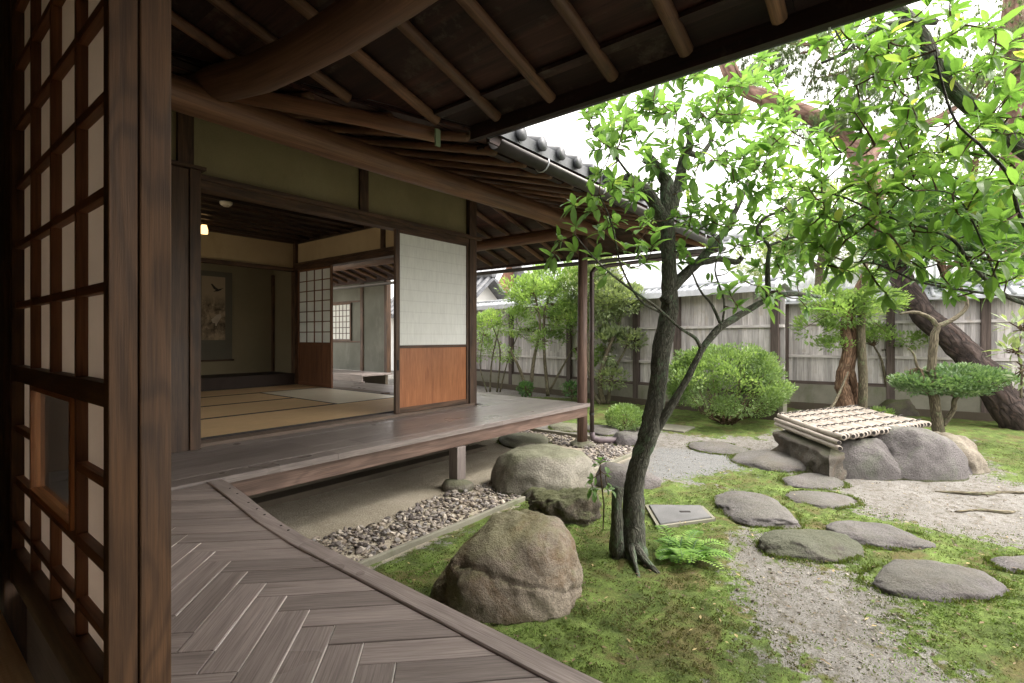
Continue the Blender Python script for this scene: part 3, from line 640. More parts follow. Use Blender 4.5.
for i in range(len(inn) - 1):
    for k in range(6): fs.append((i * 6 + k, i * 6 + (k + 1) % 6, i * 6 + 6 + (k + 1) % 6, i * 6 + 6 + k))
fs += [(5, 4, 3, 2, 1, 0), tuple(range(6 * (len(inn) - 1), 6 * len(inn)))]
mb._add(vs, fs, gc, .6); bb = mb.build('border_board', M['deck'], W, label='curved border board along the deck edge')
mb = MB()
for y in (1.95, 2.02, 2.2, 2.3, 2.42, 2.6, 2.72):
    x = ix(y) + .05; mb.tube([(x, y, DZ + .006), (x, y, DZ + .0085)], .005, 8)
mb.build('nail_head', M['rope'], bb)
mb = MB(); mb.box(.93, .97, -3, 2.6, .30, DZ - .05, 'y'); mb.build('deck_joist', M['engawa'], W)
for y in (-1.4, .4, 2.0): mb = MB(); mb.box(.86, .925, y, y + .07, -.02, .43, 'z'); mb.build('deck_leg', M['post'], W, bevel=.003)
mb = MB(); mb.box(.30, .352, -3, 2.93, .05, DZ + .012, 'y'); mb.build('threshold', M['sill'], W)
# camera room shell
mb = MB()
mb.box(-3.2, .22, -3, 3.6, TZ - .06, TZ, 'y'); mb.build('room_floor', M['tatami'], W)
mb = MB(); mb.box(-3.2, -3.1, -3, 3.6, TZ, 2.6); mb.box(-3.1, .3, -3.1, -3, TZ, 2.6); mb.box(-3.1, .2, 3.5, 3.6, TZ, 2.6)
mb.box(.262, .30, 2.221, 3.45, .05, 3.0, 'z'); mb.box(.26, .30, -3, -1.9, .5, 3.0, 'z'); mb.box(.262, .30, -1.9, 2.22, 2.36, 3.0, 'y'); mb.build('room_wall', M['plaster_in'], W)
mb = MB()
for k in range(16): mb.box(-3.2, .30, -3.1 + .42 * k, -3.1 + .42 * k + .412, 2.62, 2.64)
mb.build('room_ceiling', M['ceiling'], W)
mb = MB(); mb.box(.25, .355, 2.125, 2.22, .0, 2.75, 'z'); mb.build('wall_post', M['post'], W, bevel=.003)
mb = MB(); mb.box(.24, .36, -3, 2.124, 2.28, 2.36, 'y'); mb.build('lintel', M['near'], W)
# the lattice door (two leaves overlapping: the outer one shows only its end)
def lattice_door(xa, xb, y0, y1, z0, z1, cols, rows, zmid, window, parent, name, mats, stile=.032, muntin=.022, plane='x', paper_side=1, label=None, low_rows=4):
    """a paper door in the plane x=const between y0..y1"""
    t_ = xb - xa; fr = MB()
    fr.box(xa, xb, y0, y0 + stile, z0, z1, 'z', .5); fr.box(xa, xb, y1 - stile, y1, z0, z1, 'z', .5)
    fr.box(xa + .002, xb - .002, y0 + stile, y1 - stile, z0, z0 + .10, 'y', .3); fr.box(xa + .002, xb - .002, y0 + stile, y1 - stile, z1 - .05, z1, 'y', .3)
    fr.box(xa + .001, xb - .001, y0 + stile, y1 - stile, zmid - .022, zmid + .022, 'y', .4)
    o = fr.build(name, mats['frame'], parent, bevel=.0015, label=label)
    return o
D = W
LY0, LY1 = 1.112, 2.12; LX0, LX1 = .262, .305
ld = lattice_door(LX0, LX1, LY0, LY1, TZ + .005, 2.28, 4, 0, 1.145, None, D, 'lattice_door', {'frame': M['near']}, label='paper lattice door with a small glass window')
cw = (LY1 - LY0 - .064) / 4; mu = MB(); pz = MB()
ya, yb = LY0 + .032, LY1 - .032
xa_, xb_ = LX0 + .007, LX0 + .0275
rows_up = [1.167 + .176 * k for k in range(1, 7)]; 
for k in range(1, 4):
    y = ya + k * cw; mu.box(xa_, xb_, y - .007, y + .007, 1.167, 2.23, 'z')
for z in rows_up: mu.box(xa_ + .001, xb_ - .001, ya, yb, z - .009, z + .009, 'y')
# lower part: window hole spans the two middle columns and two rows
wz0, wz1 = .845, 1.123
lows = [.845, .70, .98]
for k in range(1, 4):
    y = ya + k * cw
    if k == 2: mu.box(xa_, xb_, y - .007, y + .007, TZ + .105, wz0 - .01, 'z')
    else: mu.box(xa_, xb_, y - .007, y + .007, TZ + .105, 1.123, 'z')
mu.box(xa_ + .001, xb_ - .001, ya, yb, wz0 - .03, wz0 - .006, 'y')
mu.box(xa_ + .001, xb_ - .001, ya, yb, .70 - .012, .70 + .006, 'y')
for a_, b_ in ((ya, ya + cw), (ya + 3 * cw, yb)): mu.box(xa_ + .001, xb_ - .001, a_, b_, .98 - .009, .98 + .009, 'y')
mu.build('lattice', M['lattice'], ld, bevel=.001)
mb = MB(); xp = LX0 + .028
mb.box(xp, xp + .0015, ya, yb, 1.167, 2.23); mb.box(xp, xp + .0015, ya, ya + cw, wz0 - .01, 1.123); mb.box(xp, xp + .0015, ya + 3 * cw, yb, wz0 - .01, 1.123); mb.box(xp, xp + .0015, ya, yb, TZ + .105, wz0 - .012)
mb.build('paper', M['paper'], ld)
wy0, wy1 = ya + cw + .017, ya + 3 * cw - .017
mb = MB(); mb.box(LX0 + .012, LX0 + .016, wy0 + .012, wy1 - .012, wz0 + .01, wz1 - .01); pane = mb.build('window_pane', M['glass'], ld)
mb = MB(); mb.box(LX0 + .002, LX0 + .034, wy0, wy0 + .014, wz0 - .004, wz1, 'z'); mb.box(LX0 + .002, LX0 + .034, wy1 - .014, wy1, wz0 - .004, wz1, 'z')
mb.box(LX0, LX0 + .036, wy0 + .014, wy1 - .014, wz0 - .005, wz0 + .01, 'y'); mb.box(LX0 + .003, LX0 + .033, wy0 + .014, wy1 - .014, wz1 - .012, wz1, 'y'); mb.build('window_frame', M['orange'], ld, bevel=.001)
mb = MB(); mb.box(LX1 + .0025, .358, LY0 - .003, LY0 + .06, TZ - .01, 2.28, 'z'); mb.box(LX1 + .0025, .33, LY0 + .06, LY0 + .10, TZ - .01, 2.28, 'z')
mb.build('door_jamb', M['near'], W, bevel=.0025)
mb = MB(); mb.box(-.6, .2, 2.45, 2.55, TZ, 2.6, 'z'); mb.build('inner_partition', M['void'], W)

# roof of the near wing
roofN = MB()
x = EX - .02; k = 0
def strip_boards(mb, lo, hi, st, make):
    a = lo
    while a < hi - 1e-6:
        b = min(a + st, hi); make(a, b); a = b
def near_strip(a, b):     # distance from the eave a..b measured in plan
    x1, x0 = EX - a, EX - b; ya_, yb_ = EY + a, EY + b
    segs = np.arange(-4, 0, 0).tolist() if False else [-4, -2.6, -1.1, .35]
    pts_y = segs + [None]
    for i in range(len(segs)):
        y0 = segs[i] + (.13 if int(a * 10) % 2 else 0); 
        if i + 1 < len(segs):
            y1 = segs[i + 1] + (.13 if int(a * 10) % 2 else 0); poly = [(x0, y0 + .001), (x1, y0 + .001), (x1, y1 - .001), (x0, y1 - .001)]
        else: poly = [(x0, y0 + .001), (x1, y0 + .001), (x1, ya_), (x0, yb_)]
        vs = [(p[0], p[1], zn(p[0]) + (.006 if p[0] == x0 else 0)) for p in poly]; top = [(v[0], v[1], v[2] + .018) for v in vs]; o = random.uniform(0, 30)
        roofN._add(vs + top, [(3, 2, 1, 0), (4, 5, 6, 7), (0, 1, 5, 4), (1, 2, 6, 5), (2, 3, 7, 6), (3, 0, 4, 7)], [(v[1] + o, v[0] + o, v[2]) for v in vs + top])
strip_boards(roofN, 0, 3.3, .235, near_strip)
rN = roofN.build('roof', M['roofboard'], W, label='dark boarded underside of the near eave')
def cover(mb, poly, zf, th=.05):
    vs = [(p[0], p[1], zf(p[0], p[1])) for p in poly]; n = len(poly)
    mb._add(vs + [(v[0], v[1], v[2] + th) for v in vs], [tuple(range(n - 1, -1, -1)), tuple(range(n, 2 * n))] + [(i, (i + 1) % n, n + (i + 1) % n, n + i) for i in range(n)], vs + vs)
mb = MB(); cover(mb, [(-1.15, -4.02), (EX + .01, -4.02), (EX + .01, EY), (-1.15, EY + 3.31)], lambda x, y: zn(x) + .03, .08); cover(mb, [(-4.6, -4.02), (-1.15, -4.02), (-1.15, 6), (-4.6, 6)], lambda x, y: zn(-1.15) + .03 + (x + 1.15) * SL, .08)
mb.build('roof_covering', M['tile'], rN)
mb = MB(); mb.box(EX - .07, EX - .035, -4, EY + .05, E0 - .055, E0 + .02, 'y'); mb.box(EX - .034, EX + .005, -4, EY, E0 + .015, E0 + .03, 'y'); mb.build('eave_board', M['roofboard'], rN)
mb = MB(); mb.box(EX - .26, EX - .20, -4, EY + .22, E0 + .045, E0 + .062, 'y', .3); mb.build('eave_batten', M['roofboard'], rN)
ry = [1.395 - .333 * k for k in range(0, 16)]
for y in ry:
    mb = MB(); pts_ = [(xx, y + .006 * math.sin(xx * 2.1 + y * 5), zn(xx) - .028) for xx in np.linspace(EX - .1, .28, 9)]
    mb.tube(pts_, [.027 + .004 * random.random() for _ in pts_], 9); mb.build('rafter', M['rafter'], rN, True)
k = 0; y = 1.395 + .333
while y < 4.6:
    x1 = EX - (y - EY) - .05 if y > EY else EX - .1
    if x1 - .28 > .2:
        mb = MB(); pts_ = [(xx, y + .006 * math.sin(xx * 2.1 + y * 5), zn(xx) - .028) for xx in np.linspace(x1, .28, 7)]; mb.tube(pts_, [.028] * 7, 9); mb.build('rafter', M['rafter'], rN, True)
    y += .333
# valley pole, log beam, gutters
mb = MB(); vp = [(1.12, 3.0, 2.585), (1.4, 2.70, 2.52), (1.7, 2.36, 2.44), (1.96, 2.08, 2.36)]; mb.tube(vp, [.047, .045, .042, .038], 10, wob=.04); mb.build('valley_pole', M['beam'], rN, True)
mb = MB(); v2 = [(1.99, 2.05, 2.375), (1.995, 2.045, 2.30)]; mb.box(1.895, 1.93, 2.03, 2.04, 2.28, 2.37); mb.build('pole_bracket', plain('verdigris_copper', (.20, .25, .15), .6), rN)
mb = MB(); lp = [(1.175, 3.14, 2.63), (1.17, 2.98, 2.615), (1.165, 2.75, 2.565), (1.155, 2.45, 2.50), (1.15, 2.1, 2.462), (1.15, 1.75, 2.45), (1.15, 1.4, 2.458), (1.15, .9, 2.49), (1.15, .2, 2.5), (1.15, -.8, 2.48), (1.15, -3.9, 2.5)]
mb.tube(lp, [.09, .094, .09, .086, .083, .084, .088, .09, .09, .09, .09], 22, wob=.05); mb.build('log_beam', M['log'], W, True, label='heavy curved log carrying the near eave')
def gutter(pts, parent, r=.05, hooks=()):
    mb = MB()
    for a, b in zip(pts, pts[1:]): mb.halfpipe(a, b, r)
    g_ = mb.build('gutter', M['metal'], parent, True)
    for h in hooks:
        h = Vector(h); d = (Vector(pts[1]) - Vector(pts[0])).normalized(); s = d.cross(U).normalized()
        mb = MB(); mb.tube([h + s * ((r + .004) * math.cos(a)) - U * ((r + .004) * math.sin(a)) for a in np.linspace(-.3, math.pi + .3, 10)], .0045, 5); mb.build('gutter_hook', M['whitemetal'], g_, True)
    return g_
gutter([(EX - .012, -4, E0 - .012), (EX - .012, EY - .03, E0 - .02)], W, .032, [(EX - .012, y, E0 - .014) for y in (-1.6, -.7, .25, 1.05)])
mb = MB(); mb.box(.9, .99, -2.2, -2.11, .0, 2.42, 'z'); mb.build('corridor_post', M['post'], W, bevel=.004)

# ---------------------------------------------------------------- main house
Hs = thing('main_house', 'single-storey timber house with an open matted room, plaster walls and a wraparound veranda', 'house', (2.5, 4, 0))
WY = 3.95; HX = 4.2; VY = 2.95; VX = 5.15; BY = 7.6
# veranda
mb = MB(); 
for i, (a, b) in enumerate([(VY, 3.09), (3.09, 3.30), (3.30, 3.53), (3.53, 3.72), (3.72, 3.87)]):
    for xa, xb in ((-1.2, 1.9 + .3 * (i % 2)), (1.9 + .3 * (i % 2), VX)):
        mb.box(xa + .0008, xb - .0008, a + .0012, b - .0012, DZ - .028, DZ + .01 + random.uniform(0, .0015), 'x')
for i in range(4): mb.box(HX + .13 + i * .205 + .0012, HX + .13 + (i + 1) * .205 - .0012, 3.8712, 10, DZ - .028, DZ + .011, 'y')
ver = mb.build('veranda', M['engawa'], Hs, bevel=.0015, label='worn grey-brown veranda boards')
mb = MB(); mb.box(-1.2, VX - .02, VY + .03, VY + .075, DZ - .135, DZ - .03, 'x', .7); mb.box(VX - .06, VX - .022, VY + .077, 10, DZ - .135, DZ - .03, 'y', .7); mb.build('edge_beam', M['cpost'], ver, bevel=.003)
for x, y in ((3.05, VY + .055), (1.2, VY + .055), (VX - .12, 6.0), (VX - .12, 9.0)):
    mb = MB(); mb.box(x - .05, x + .05, y - .048, y + .05, .07, DZ - .136, 'z'); mb.build('veranda_leg', M['engawa'], ver, bevel=.004)
rock('footing_stone', 'round footing stone under the middle veranda leg', 'footing stone', (3.05, 3.0), .13, .12, .085, ROCK_L, 71, pw=2.6, rough=.05)
rock('footing_stone', 'footing stone under the round corner post', 'footing stone', (5.155, 3.06), .14, .14, .05, ROCK_L, 72, pw=2.6, rough=.05, group=None)
mb = MB()
for i in range(6): mb.box(-1.2, HX, WY - .08 + i * .026, WY - .08 + i * .026 + (.020 if i % 2 else .0255), DZ, DZ + (.030 if i % 2 else .036), 'x', .4)
mb.build('threshold', M['sill'], Hs)
mb = MB(); mb.box(-1.2, HX - .05, WY - .02, WY + .06, -.1, DZ - .03); mb.box(HX - .02, HX + .06, WY + .06, 10, -.1, DZ - .03); mb.build('foundation_wall', M['sandwall'], Hs)
mb = MB(); mb.box(-1.2, HX + .1, WY - .17, WY - .023, -.1, .035); mb.build('foundation_ledge', M['sandwall'], Hs)
# front wall
mb = MB(); mb.box(-1.2, HX, WY - .005, WY + .045, 2.36, 3.1); mb.box(-1.2, 1.33, WY - .005, WY + .045, DZ + .04, 2.36)
mb.box(HX - .035, HX + .015, WY + .05, 8.6, 2.36, 3.0); mb.box(HX - .035, HX + .015, 7.85, 8.6, TZ, 2.36)
mb.box(-1.4, -1.35, WY, 8.6, 2.36, 3.0); mb.box(-1.4, -1.35, 7.6, 8.6, TZ, 2.36)  # unseen left wall, left open below to let extra light into the room
mb.build('outer_plaster_wall', M['plaster'], Hs)
mb = MB(); yi = WY + .0465
mb.box(-1.34, HX - .04, yi, yi + .01, 2.36, 2.9); mb.box(HX - .05, HX - .0365, yi + .03, BY - .05, 2.36, 2.9)     # inner skins, lighter
mb.box(-1.34, HX - .045, BY, BY + .05, 2.32, 2.9); mb.build('inner_plaster_wall', M['plaster_in'], Hs)
mb = MB(); mb.box(-1.34, HX - .04, BY + .72, BY + .77, TZ, 2.9); mb.box(HX - .05, HX - .037, BY + .05, BY + .72, TZ, 2.9); mb.box(2.3, 2.34, BY + .1, BY + .72, TZ, 2.9) if False else None; mb.build('alcove_wall', M['plaster_alcove'], Hs)
def vpost(name, x0, x1, y0, y1, z0, z1, m='post', **k):
    b = MB(); b.box(x0, x1, y0, y1, z0, z1, 'z'); return b.build(name, M[m], Hs, bevel=.003, **k)
vpost('post', HX - .06, HX + .055, WY - .06, WY + .055, DZ + .012, 3.0)
vpost('post', 2.745, 2.835, WY - .03, WY + .05, 2.352, 3.05); vpost('post', 1.30, 1.40, WY - .035, WY + .055, 1.9, 3.1)
vpost('post', HX - .10, HX + .02, BY - .06, BY + .055, TZ, 2.75); vpost('post', HX - .075, HX + .02, 5.38, 5.46, 2.352, 2.75); vpost('post', HX - .075, HX + .02, 5.38, 5.46, DZ, .53)
vpost('post', -1.3, -1.2, WY - .04, WY + .06, DZ, 3.05)
mb = MB(); mb.box(-1.2, HX - .061, WY - .05, WY + .06, 2.28, 2.35, 'x', .4); mb.box(-1.2, HX + .11, WY - .085, WY - .052, 2.335, 2.375, 'x', .9)
mb.box(-1.3, HX - .061, WY + .062, WY + .085, 2.30, 2.38, 'x', .4)
mb.build('lintel', M['post'], Hs, bevel=.003)
mb = MB(); mb.box(HX - .09, HX + .03, WY + .087, BY - .062, 2.28, 2.35, 'y'); mb.box(HX - .115, HX - .092, WY + .087, BY - .062, 2.34, 2.385, 'y'); mb.build('side_lintel', M['post'], Hs, bevel=.003)
mb = MB(); mb.box(-1.3, HX - .102, BY - .05, BY + .052, 2.26, 2.315, 'x'); mb.build('alcove_lintel', M['post'], Hs, bevel=.003)
mb = MB(); mb.box(-1.3, HX - .102, BY - .052, BY + .05, TZ + .0, TZ + .17, 'x'); mb.box(-1.3, HX - .06, BY + .052, BY + .71, TZ + .1, TZ + .165, 'x'); mb.build('alcove_platform', M['void'], Hs, bevel=.003)
mb = MB(); mb.box(HX - .055, HX - .03, BY + .05, BY + .09, TZ + .17, 2.26); mb.box(HX - .09, HX - .06, BY + .66, BY + .71, TZ + .17, 2.26, 'z'); mb.build('alcove_corner_strip', M['post'], Hs)
# threshold and apron of the side opening, room floor bed
mb = MB(); mb.box(HX - .08, HX + .12, WY + .06, 10, DZ - .03, DZ + .035, 'y'); mb.build('side_threshold', M['sill'], Hs)
mb = MB(); mb.box(-1.3, HX - .085, WY + .08, BY - .055, DZ - .05, DZ + .002); mb.build('floor_bed', M['void'], Hs)
# ceiling
mb = MB()
for i in range(12): mb.box(-1.34, HX - .05, WY + .06 + i * .33, WY + .06 + i * .33 + .326, 2.735, 2.747, 'x')
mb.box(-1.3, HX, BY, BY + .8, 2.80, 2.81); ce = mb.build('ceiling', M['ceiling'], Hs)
for i in range(14):
    mb = MB(); mb.box(-1.3, HX - .055, WY + .22 + i * .27, WY + .245 + i * .27, 2.700, 2.734, 'x'); mb.build('ceiling_batten', M['ceiling'], ce)
mb = MB(); mb.box(HX - .09, HX - .052, WY + .06, BY - .062, 2.69, 2.7335, 'y'); mb.box(-1.3, HX - .10, BY - .04, BY - .002, 2.69, 2.7335, 'x'); mb.build('ceiling_moulding', M['ceiling'], ce)
# shutter box
mb = MB()
for i in range(6): mb.box(-.3 + i * .272, -.3 + (i + 1) * .272 - .002, WY - .135, WY - .12, DZ + .012, 2.37, 'z')
sb = mb.build('shutter_box', M['sugi'], Hs, label='tall cedar shutter box left of the room opening')
mb = MB(); mb.box(1.334, 1.40, WY - .150, WY - .04, DZ + .012, 2.375, 'z'); mb.box(-.35, 1.43, WY - .165, WY - .04, 2.377, 2.40, 'x'); mb.build('shutter_box_frame', M['post'], sb, bevel=.002)
# white front sliding door
fx0, fx1 = 3.13, HX - .062; fy0, fy1 = WY - .045, WY - .012; zt = 2.282; zb0 = DZ + .037; zs = 1.155
fd = MB(); fd.box(fx0, fx0 + .05, fy0, fy1, zb0, zt, 'z', .5); fd.box(fx1 - .03, fx1, fy0, fy1, zb0, zt, 'z', .5); fd.box(fx0 + .05, fx1 - .03, fy0 + .002, fy1 - .002, zb0, zb0 + .05, 'x'); fd.box(fx0 + .05, fx1 - .03, fy0 + .002, fy1 - .002, zs - .014, zs + .014, 'x'); fd.box(fx0 + .05, fx1 - .03, fy0 + .002, fy1 - .002, zt - .03, zt, 'x')
fdo = fd.build('sliding_door', M['post'], Hs, bevel=.0015, label='sliding door with white paper above an orange cedar panel')
mb = MB(); mb.box(fx0 + .05, fx1 - .03, fy0 + .011, fy1 - .008, zb0 + .05, zs - .014, 'z', .5); mb.build('lower_panel', M['orange'], fdo)
rows = 10
mb = MB(); mb.box(fx0 + .012, fx0 + .038, fy0 - .002, fy0 - .0005, .93, 1.03); mb.build('finger_pull', M['rope'], fdo)
for i in range(rows):
    z0_ = zs + .014 + i * (zt - .03 - zs - .014) / rows; z1_ = z0_ + (zt - .03 - zs - .014) / rows
    mb = MB(); n_ = 30; vs = []; fs = []
    for a in range(n_ + 1):
        xx = fx0 + .05 + (fx1 - fx0 - .08) * a / n_
        for zz, dy in ((z0_ - .004, 0), ((z0_ + z1_) / 2, -.0012 - .0012 * noise.noise(Vector((xx * 9, i, 0)))), (z1_, 0)): vs.append((xx, fy0 + .012 - .0007 * (i % 2) + dy * (1 + noise.noise(Vector((xx * 25, i * 3, zz)))), zz))
    for a in range(n_):
        for b in range(2): fs.append((a * 3 + b, a * 3 + 3 + b, a * 3 + 4 + b, a * 3 + 1 + b))
    mb._add(vs, fs, vs); mb.build('paper_sheet', M['paper_rows'], fdo, True)
# inner lattice door on the side wall
iy0, iy1 = 6.62, BY - .062; ix0, ix1 = HX - .055, HX - .025
fr = MB(); fr.box(ix0, ix1, iy0, iy0 + .035, zb0, 2.28, 'z'); fr.box(ix0, ix1, iy1 - .03, iy1, zb0, 2.28, 'z'); fr.box(ix0 + .002, ix1 - .002, iy0 + .035, iy1 - .03, zb0, zb0 + .05, 'y'); fr.box(ix0 + .002, ix1 - .002, iy0 + .035, iy1 - .03, 1.14, 1.17, 'y'); fr.box(ix0 + .002, ix1 - .002, iy0 + .035, iy1 - .03, 2.25, 2.28, 'y')
ido = fr.build('inner_lattice_door', M['lattice'], Hs, bevel=.0015, label='inner lattice paper door with a dark wooden panel')
mb = MB(); mb.box(ix0 + .01, ix1 - .008, iy0 + .035, iy1 - .03, zb0 + .05, 1.14, 'z', .2); mb.build('lower_panel', M['lattice'], ido)
mb = MB()
for i in range(1, 4): y = iy0 + .035 + i * (iy1 - iy0 - .065) / 4; mb.box(ix0 + .004, ix0 + .014, y - .008, y + .008, 1.17, 2.25, 'z')
for i in range(1, 7): z = 1.17 + i * 1.08 / 7; mb.box(ix0 + .005, ix0 + .013, iy0 + .035, iy1 - .03, z - .007, z + .007, 'y')
mb.build('lattice', M['lattice'], ido)
mb = MB(); mb.box(ix0 + .0145, ix0 + .0155, iy0 + .035, iy1 - .03, 1.17, 2.25); mb.build('paper', M['paper_white'], ido)
# round corner post, eave beams
mb = MB(); mb.tube([(5.155, 3.06, .04), (5.155, 3.06, 1.2), (5.155, 3.05, 2.43)], [.06, .056, .053], 20, wob=.03); mb.build('corner_post', M['cpost'], Hs, True, label='round corner post at the end of the veranda')
mb = MB(); pts_ = [(x, 3.0 + .01 * math.sin(x * 1.3), 2.505 + .006 * math.sin(x * 2)) for x in np.linspace(-1.4, 5.45, 26)]; mb.tube(pts_, [.088] * 26, 24, wob=.02); mb.build('eave_beam', M['beam'], Hs, True, label='long round eave beam of smooth reddish wood')
mb = MB(); pts_ = [(5.2, y, 2.50) for y in np.linspace(3.09, 10, 14)]; mb.tube(pts_, [.075] * 14, 18, wob=.02); mb.build('side_eave_beam', M['beam'], Hs, True)
# roof
RX = 6.3; roofB = MB()
def zs_(x): return E0 - .02 + SL * (RX - x)
def front_strip(a, b):
    y0, y1 = EY + a, EY + b; xl0, xl1 = (EX - a, EX - b); xr0, xr1 = (RX - a, RX - b)
    cuts = [xl0] + [v for v in (1.1, 2.4, 3.7, 5.0) if v > xl0 + .3 and v < xr1 - .3]
    for i, cx in enumerate(cuts):
        last = i == len(cuts) - 1; o = random.uniform(0, 30)
        L0, L1 = (xl0, xl1) if i == 0 else (cx, cx); R0, R1 = (xr0, xr1) if last else (cuts[i + 1] - .001,) * 2
        vs = [(L0, y0, zb(y0)), (R0, y0, zb(y0)), (R1, y1, zb(y1) + .006), (L1, y1, zb(y1) + .006)]; top = [(v[0], v[1], v[2] + .018) for v in vs]
        roofB._add(vs + top, [(3, 2, 1, 0), (4, 5, 6, 7), (0, 1, 5, 4), (1, 2, 6, 5), (2, 3, 7, 6), (3, 0, 4, 7)], [(v[0] + o, v[1] + o, v[2]) for v in vs + top])
strip_boards(roofB, 0, 4.0, .235, front_strip)
def side_strip(a, b):
    x1, x0 = RX - a, RX - b; vs = [(x0, EY + b, zs_(x0) + .006), (x1, EY + a, zs_(x1)), (x1, 10.5, zs_(x1)), (x0, 10.5, zs_(x0) + .006)]; o = random.uniform(0, 30)
    top = [(v[0], v[1], v[2] + .018) for v in vs]; roofB._add(vs + top, [(3, 2, 1, 0), (4, 5, 6, 7), (0, 1, 5, 4), (1, 2, 6, 5), (2, 3, 7, 6), (3, 0, 4, 7)], [(v[1] + o, v[0] + o, v[2]) for v in vs + top])
strip_boards(roofB, 0, 4.0, .235, side_strip)
rB = roofB.build('roof', M['roofboard'], Hs, label='tiled hipped roof with dark boarded eaves')
mb = MB()
cover(mb, [(EX, EY - .03), (RX + .03, EY - .03), (RX - 4, EY + 4), (EX - 4, EY + 4)], lambda x, y: zb(y) + .03, .07)
cover(mb, [(RX + .031, EY - .03), (RX + .031, 10.5), (RX - 4, 10.5), (RX - 4, EY + 4)], lambda x, y: zs_(x) + .031, .07)
cover(mb, [(EX - 4, EY + 4.001), (RX - 4.001, EY + 4.001), (RX - 4.001, 10.5), (EX - 4, 10.5)], lambda x, y: zb(EY + 4) + .03, .07)
mb.build('roof_covering', M['tile'], rB)
mb = MB(); x = EX + .05
while x < RX:
    y1 = EY + min(3.9, RX - x if x > RX - 3.9 else 3.9)
    if y1 > EY + .2:
        mb.tube([(x, EY - .05, zb(EY - .05) + .105), (x, y1, zb(y1) + .094)], .038, 10); mb.tube([(x, EY - .062, zb(EY - .06) + .093), (x, EY - .045, zb(EY - .05) + .092)], .042, 12)
    x += .215
y = EY + .15
while y < 10.4:
    x1 = RX - min(3.9, y - EY)
    if x1 < RX - .1: mb.tube([(RX + .05, y, zs_(RX + .05) + .105), (x1, y, zs_(x1) + .105)], .052, 8)
    y += .215
mb.build('roof_tiles', M['tile'], rB, True)
mb = MB(); mb.box(EX + .03, RX - .0, EY - .005, EY + .02, E0 - .05, E0 + .055, 'x'); mb.box(RX - .02, RX + .005, EY + .021, 10.5, E0 - .05, E0 + .055, 'y'); mb.box(EX + .2, RX - .1, EY + .2, EY + .25, E0 + .012, E0 + .03, 'x'); mb.build('eave_board', M['roofboard'], rB)
x = -.9
while x < RX - .12:
    y0 = EY + .14 if x > EX else EY + (EX - x) + .05; y1 = WY if x < HX else min(WY + .0, EY + (RX - x) - .03)
    if y1 - y0 > .15:
        mb = MB(); mb.tube([(x + .006 * math.sin(yy * 3 + x * 7), yy, zb(yy) - .028) for yy in np.linspace(y0, y1, 7)], [.026 + .004 * random.random() for _ in range(7)], 9); mb.build('rafter', M['rafter'], rB, True)
    x += .30
y = EY + .45
while y < 10.3:
    x0 = RX - .14; x1 = HX + .03 if y > WY else max(HX + .03, RX - (y - EY) + .03)
    if x0 - x1 > .15: mb = MB(); mb.tube([(xx, y + .006 * math.sin(xx * 3), zs_(xx) - .028) for xx in np.linspace(x0, x1, 7)], [.028] * 7, 9); mb.build('rafter', M['rafter'], rB, True)
    y += .33
mb = MB(); mb.tube([(RX - .1, EY + .1, zb(EY + .1) - .055), (HX + .1, EY + RX - HX - .1, zb(EY + RX - HX - .1) - .055)], .04, 10); mb.build('hip_pole', M['beam'], rB, True)
gutter([(EX + .02, EY - .055, E0 - .06), (RX + .05, EY - .055, E0 - .085)], Hs, .05, [(x, EY - .055, E0 - .065) for x in (2.62, 3.35, 4.1, 4.85, 5.6)])
gutter([(RX + .055, EY + .0, E0 - .075), (RX + .055, 10.4, E0 - .07)], Hs, .05)
mb = MB(); mb.tube([(RX - .03, EY - .03, 2.28), (RX - .12, EY + .06, 2.24), (5.42, 2.86, 2.09), (5.30, 2.975, 2.05), (5.275, 3.0, 2.0), (5.275, 3.0, 1.2), (5.275, 3.0, .14)], [.024, .024, .024, .027, .029, .026, .026], 12)
dp = mb.build('downpipe', M['pipe'], Hs, True, label='dark brown downpipe beside the round corner post')
mb = MB()
for z in (.35, 1.32): mb.tube([(5.275, 3.0, z - .012), (5.275, 3.0, z + .012)], .032, 12)
mb.build('pipe_clamp', M['metal'], dp)
mb = MB(); mb.tube([(5.275, 3.0, .13), (5.285, 2.99, .06), (5.33, 2.93, .04), (5.52, 2.72, .035)], [.034, .036, .036, .034], 12); tag(mb.build('drain_pipe', plain('stained_clay_pipe', (.13, .10, .11), .6), loc=(5.4, 2.85, 0), smooth=True), 'short clay drain pipe lying at the foot of the corner post', 'drain pipe')

# mats: each one lifts out
def mat_(x0, x1, y0, y1, ax, label, m='tatami'):
    t_ = thing('straw_mat', label, 'straw mat', ((x0 + x1) / 2, (y0 + y1) / 2, DZ), 'straw mats covering the room floor')
    b = MB()
    if ax == 'x': b.box(x0 + .001, x1 - .001, y0 + .03, y1 - .03, DZ + .003, TZ, 'x')
    else: b.box(x0 + .03, x1 - .03, y0 + .001, y1 - .001, DZ + .003, TZ, 'y')
    b.build('mat', M[m], t_)
    for a in ((y0 + .001, y1 - .03) if ax == 'x' else (x0 + .001, x1 - .03)):
        e = MB()
        if ax == 'x': e.box(x0 + .001, x1 - .001, a, a + .029, DZ + .003, TZ + .0015)
        else: e.box(a, a + .029, y0 + .001, y1 - .001, DZ + .003, TZ + .0015)
        e.build('binding', M['edge'], t_)
y_ = [WY + .085, 4.98, 5.87, 6.76, 7.545]
mat_(2.25, 4.11, y_[0], y_[1], 'x', 'tan mat along the threshold at the foot of the white sliding door')
mat_(.35, 2.25, y_[0], y_[1], 'x', 'tan mat along the threshold nearest the cedar shutter box')
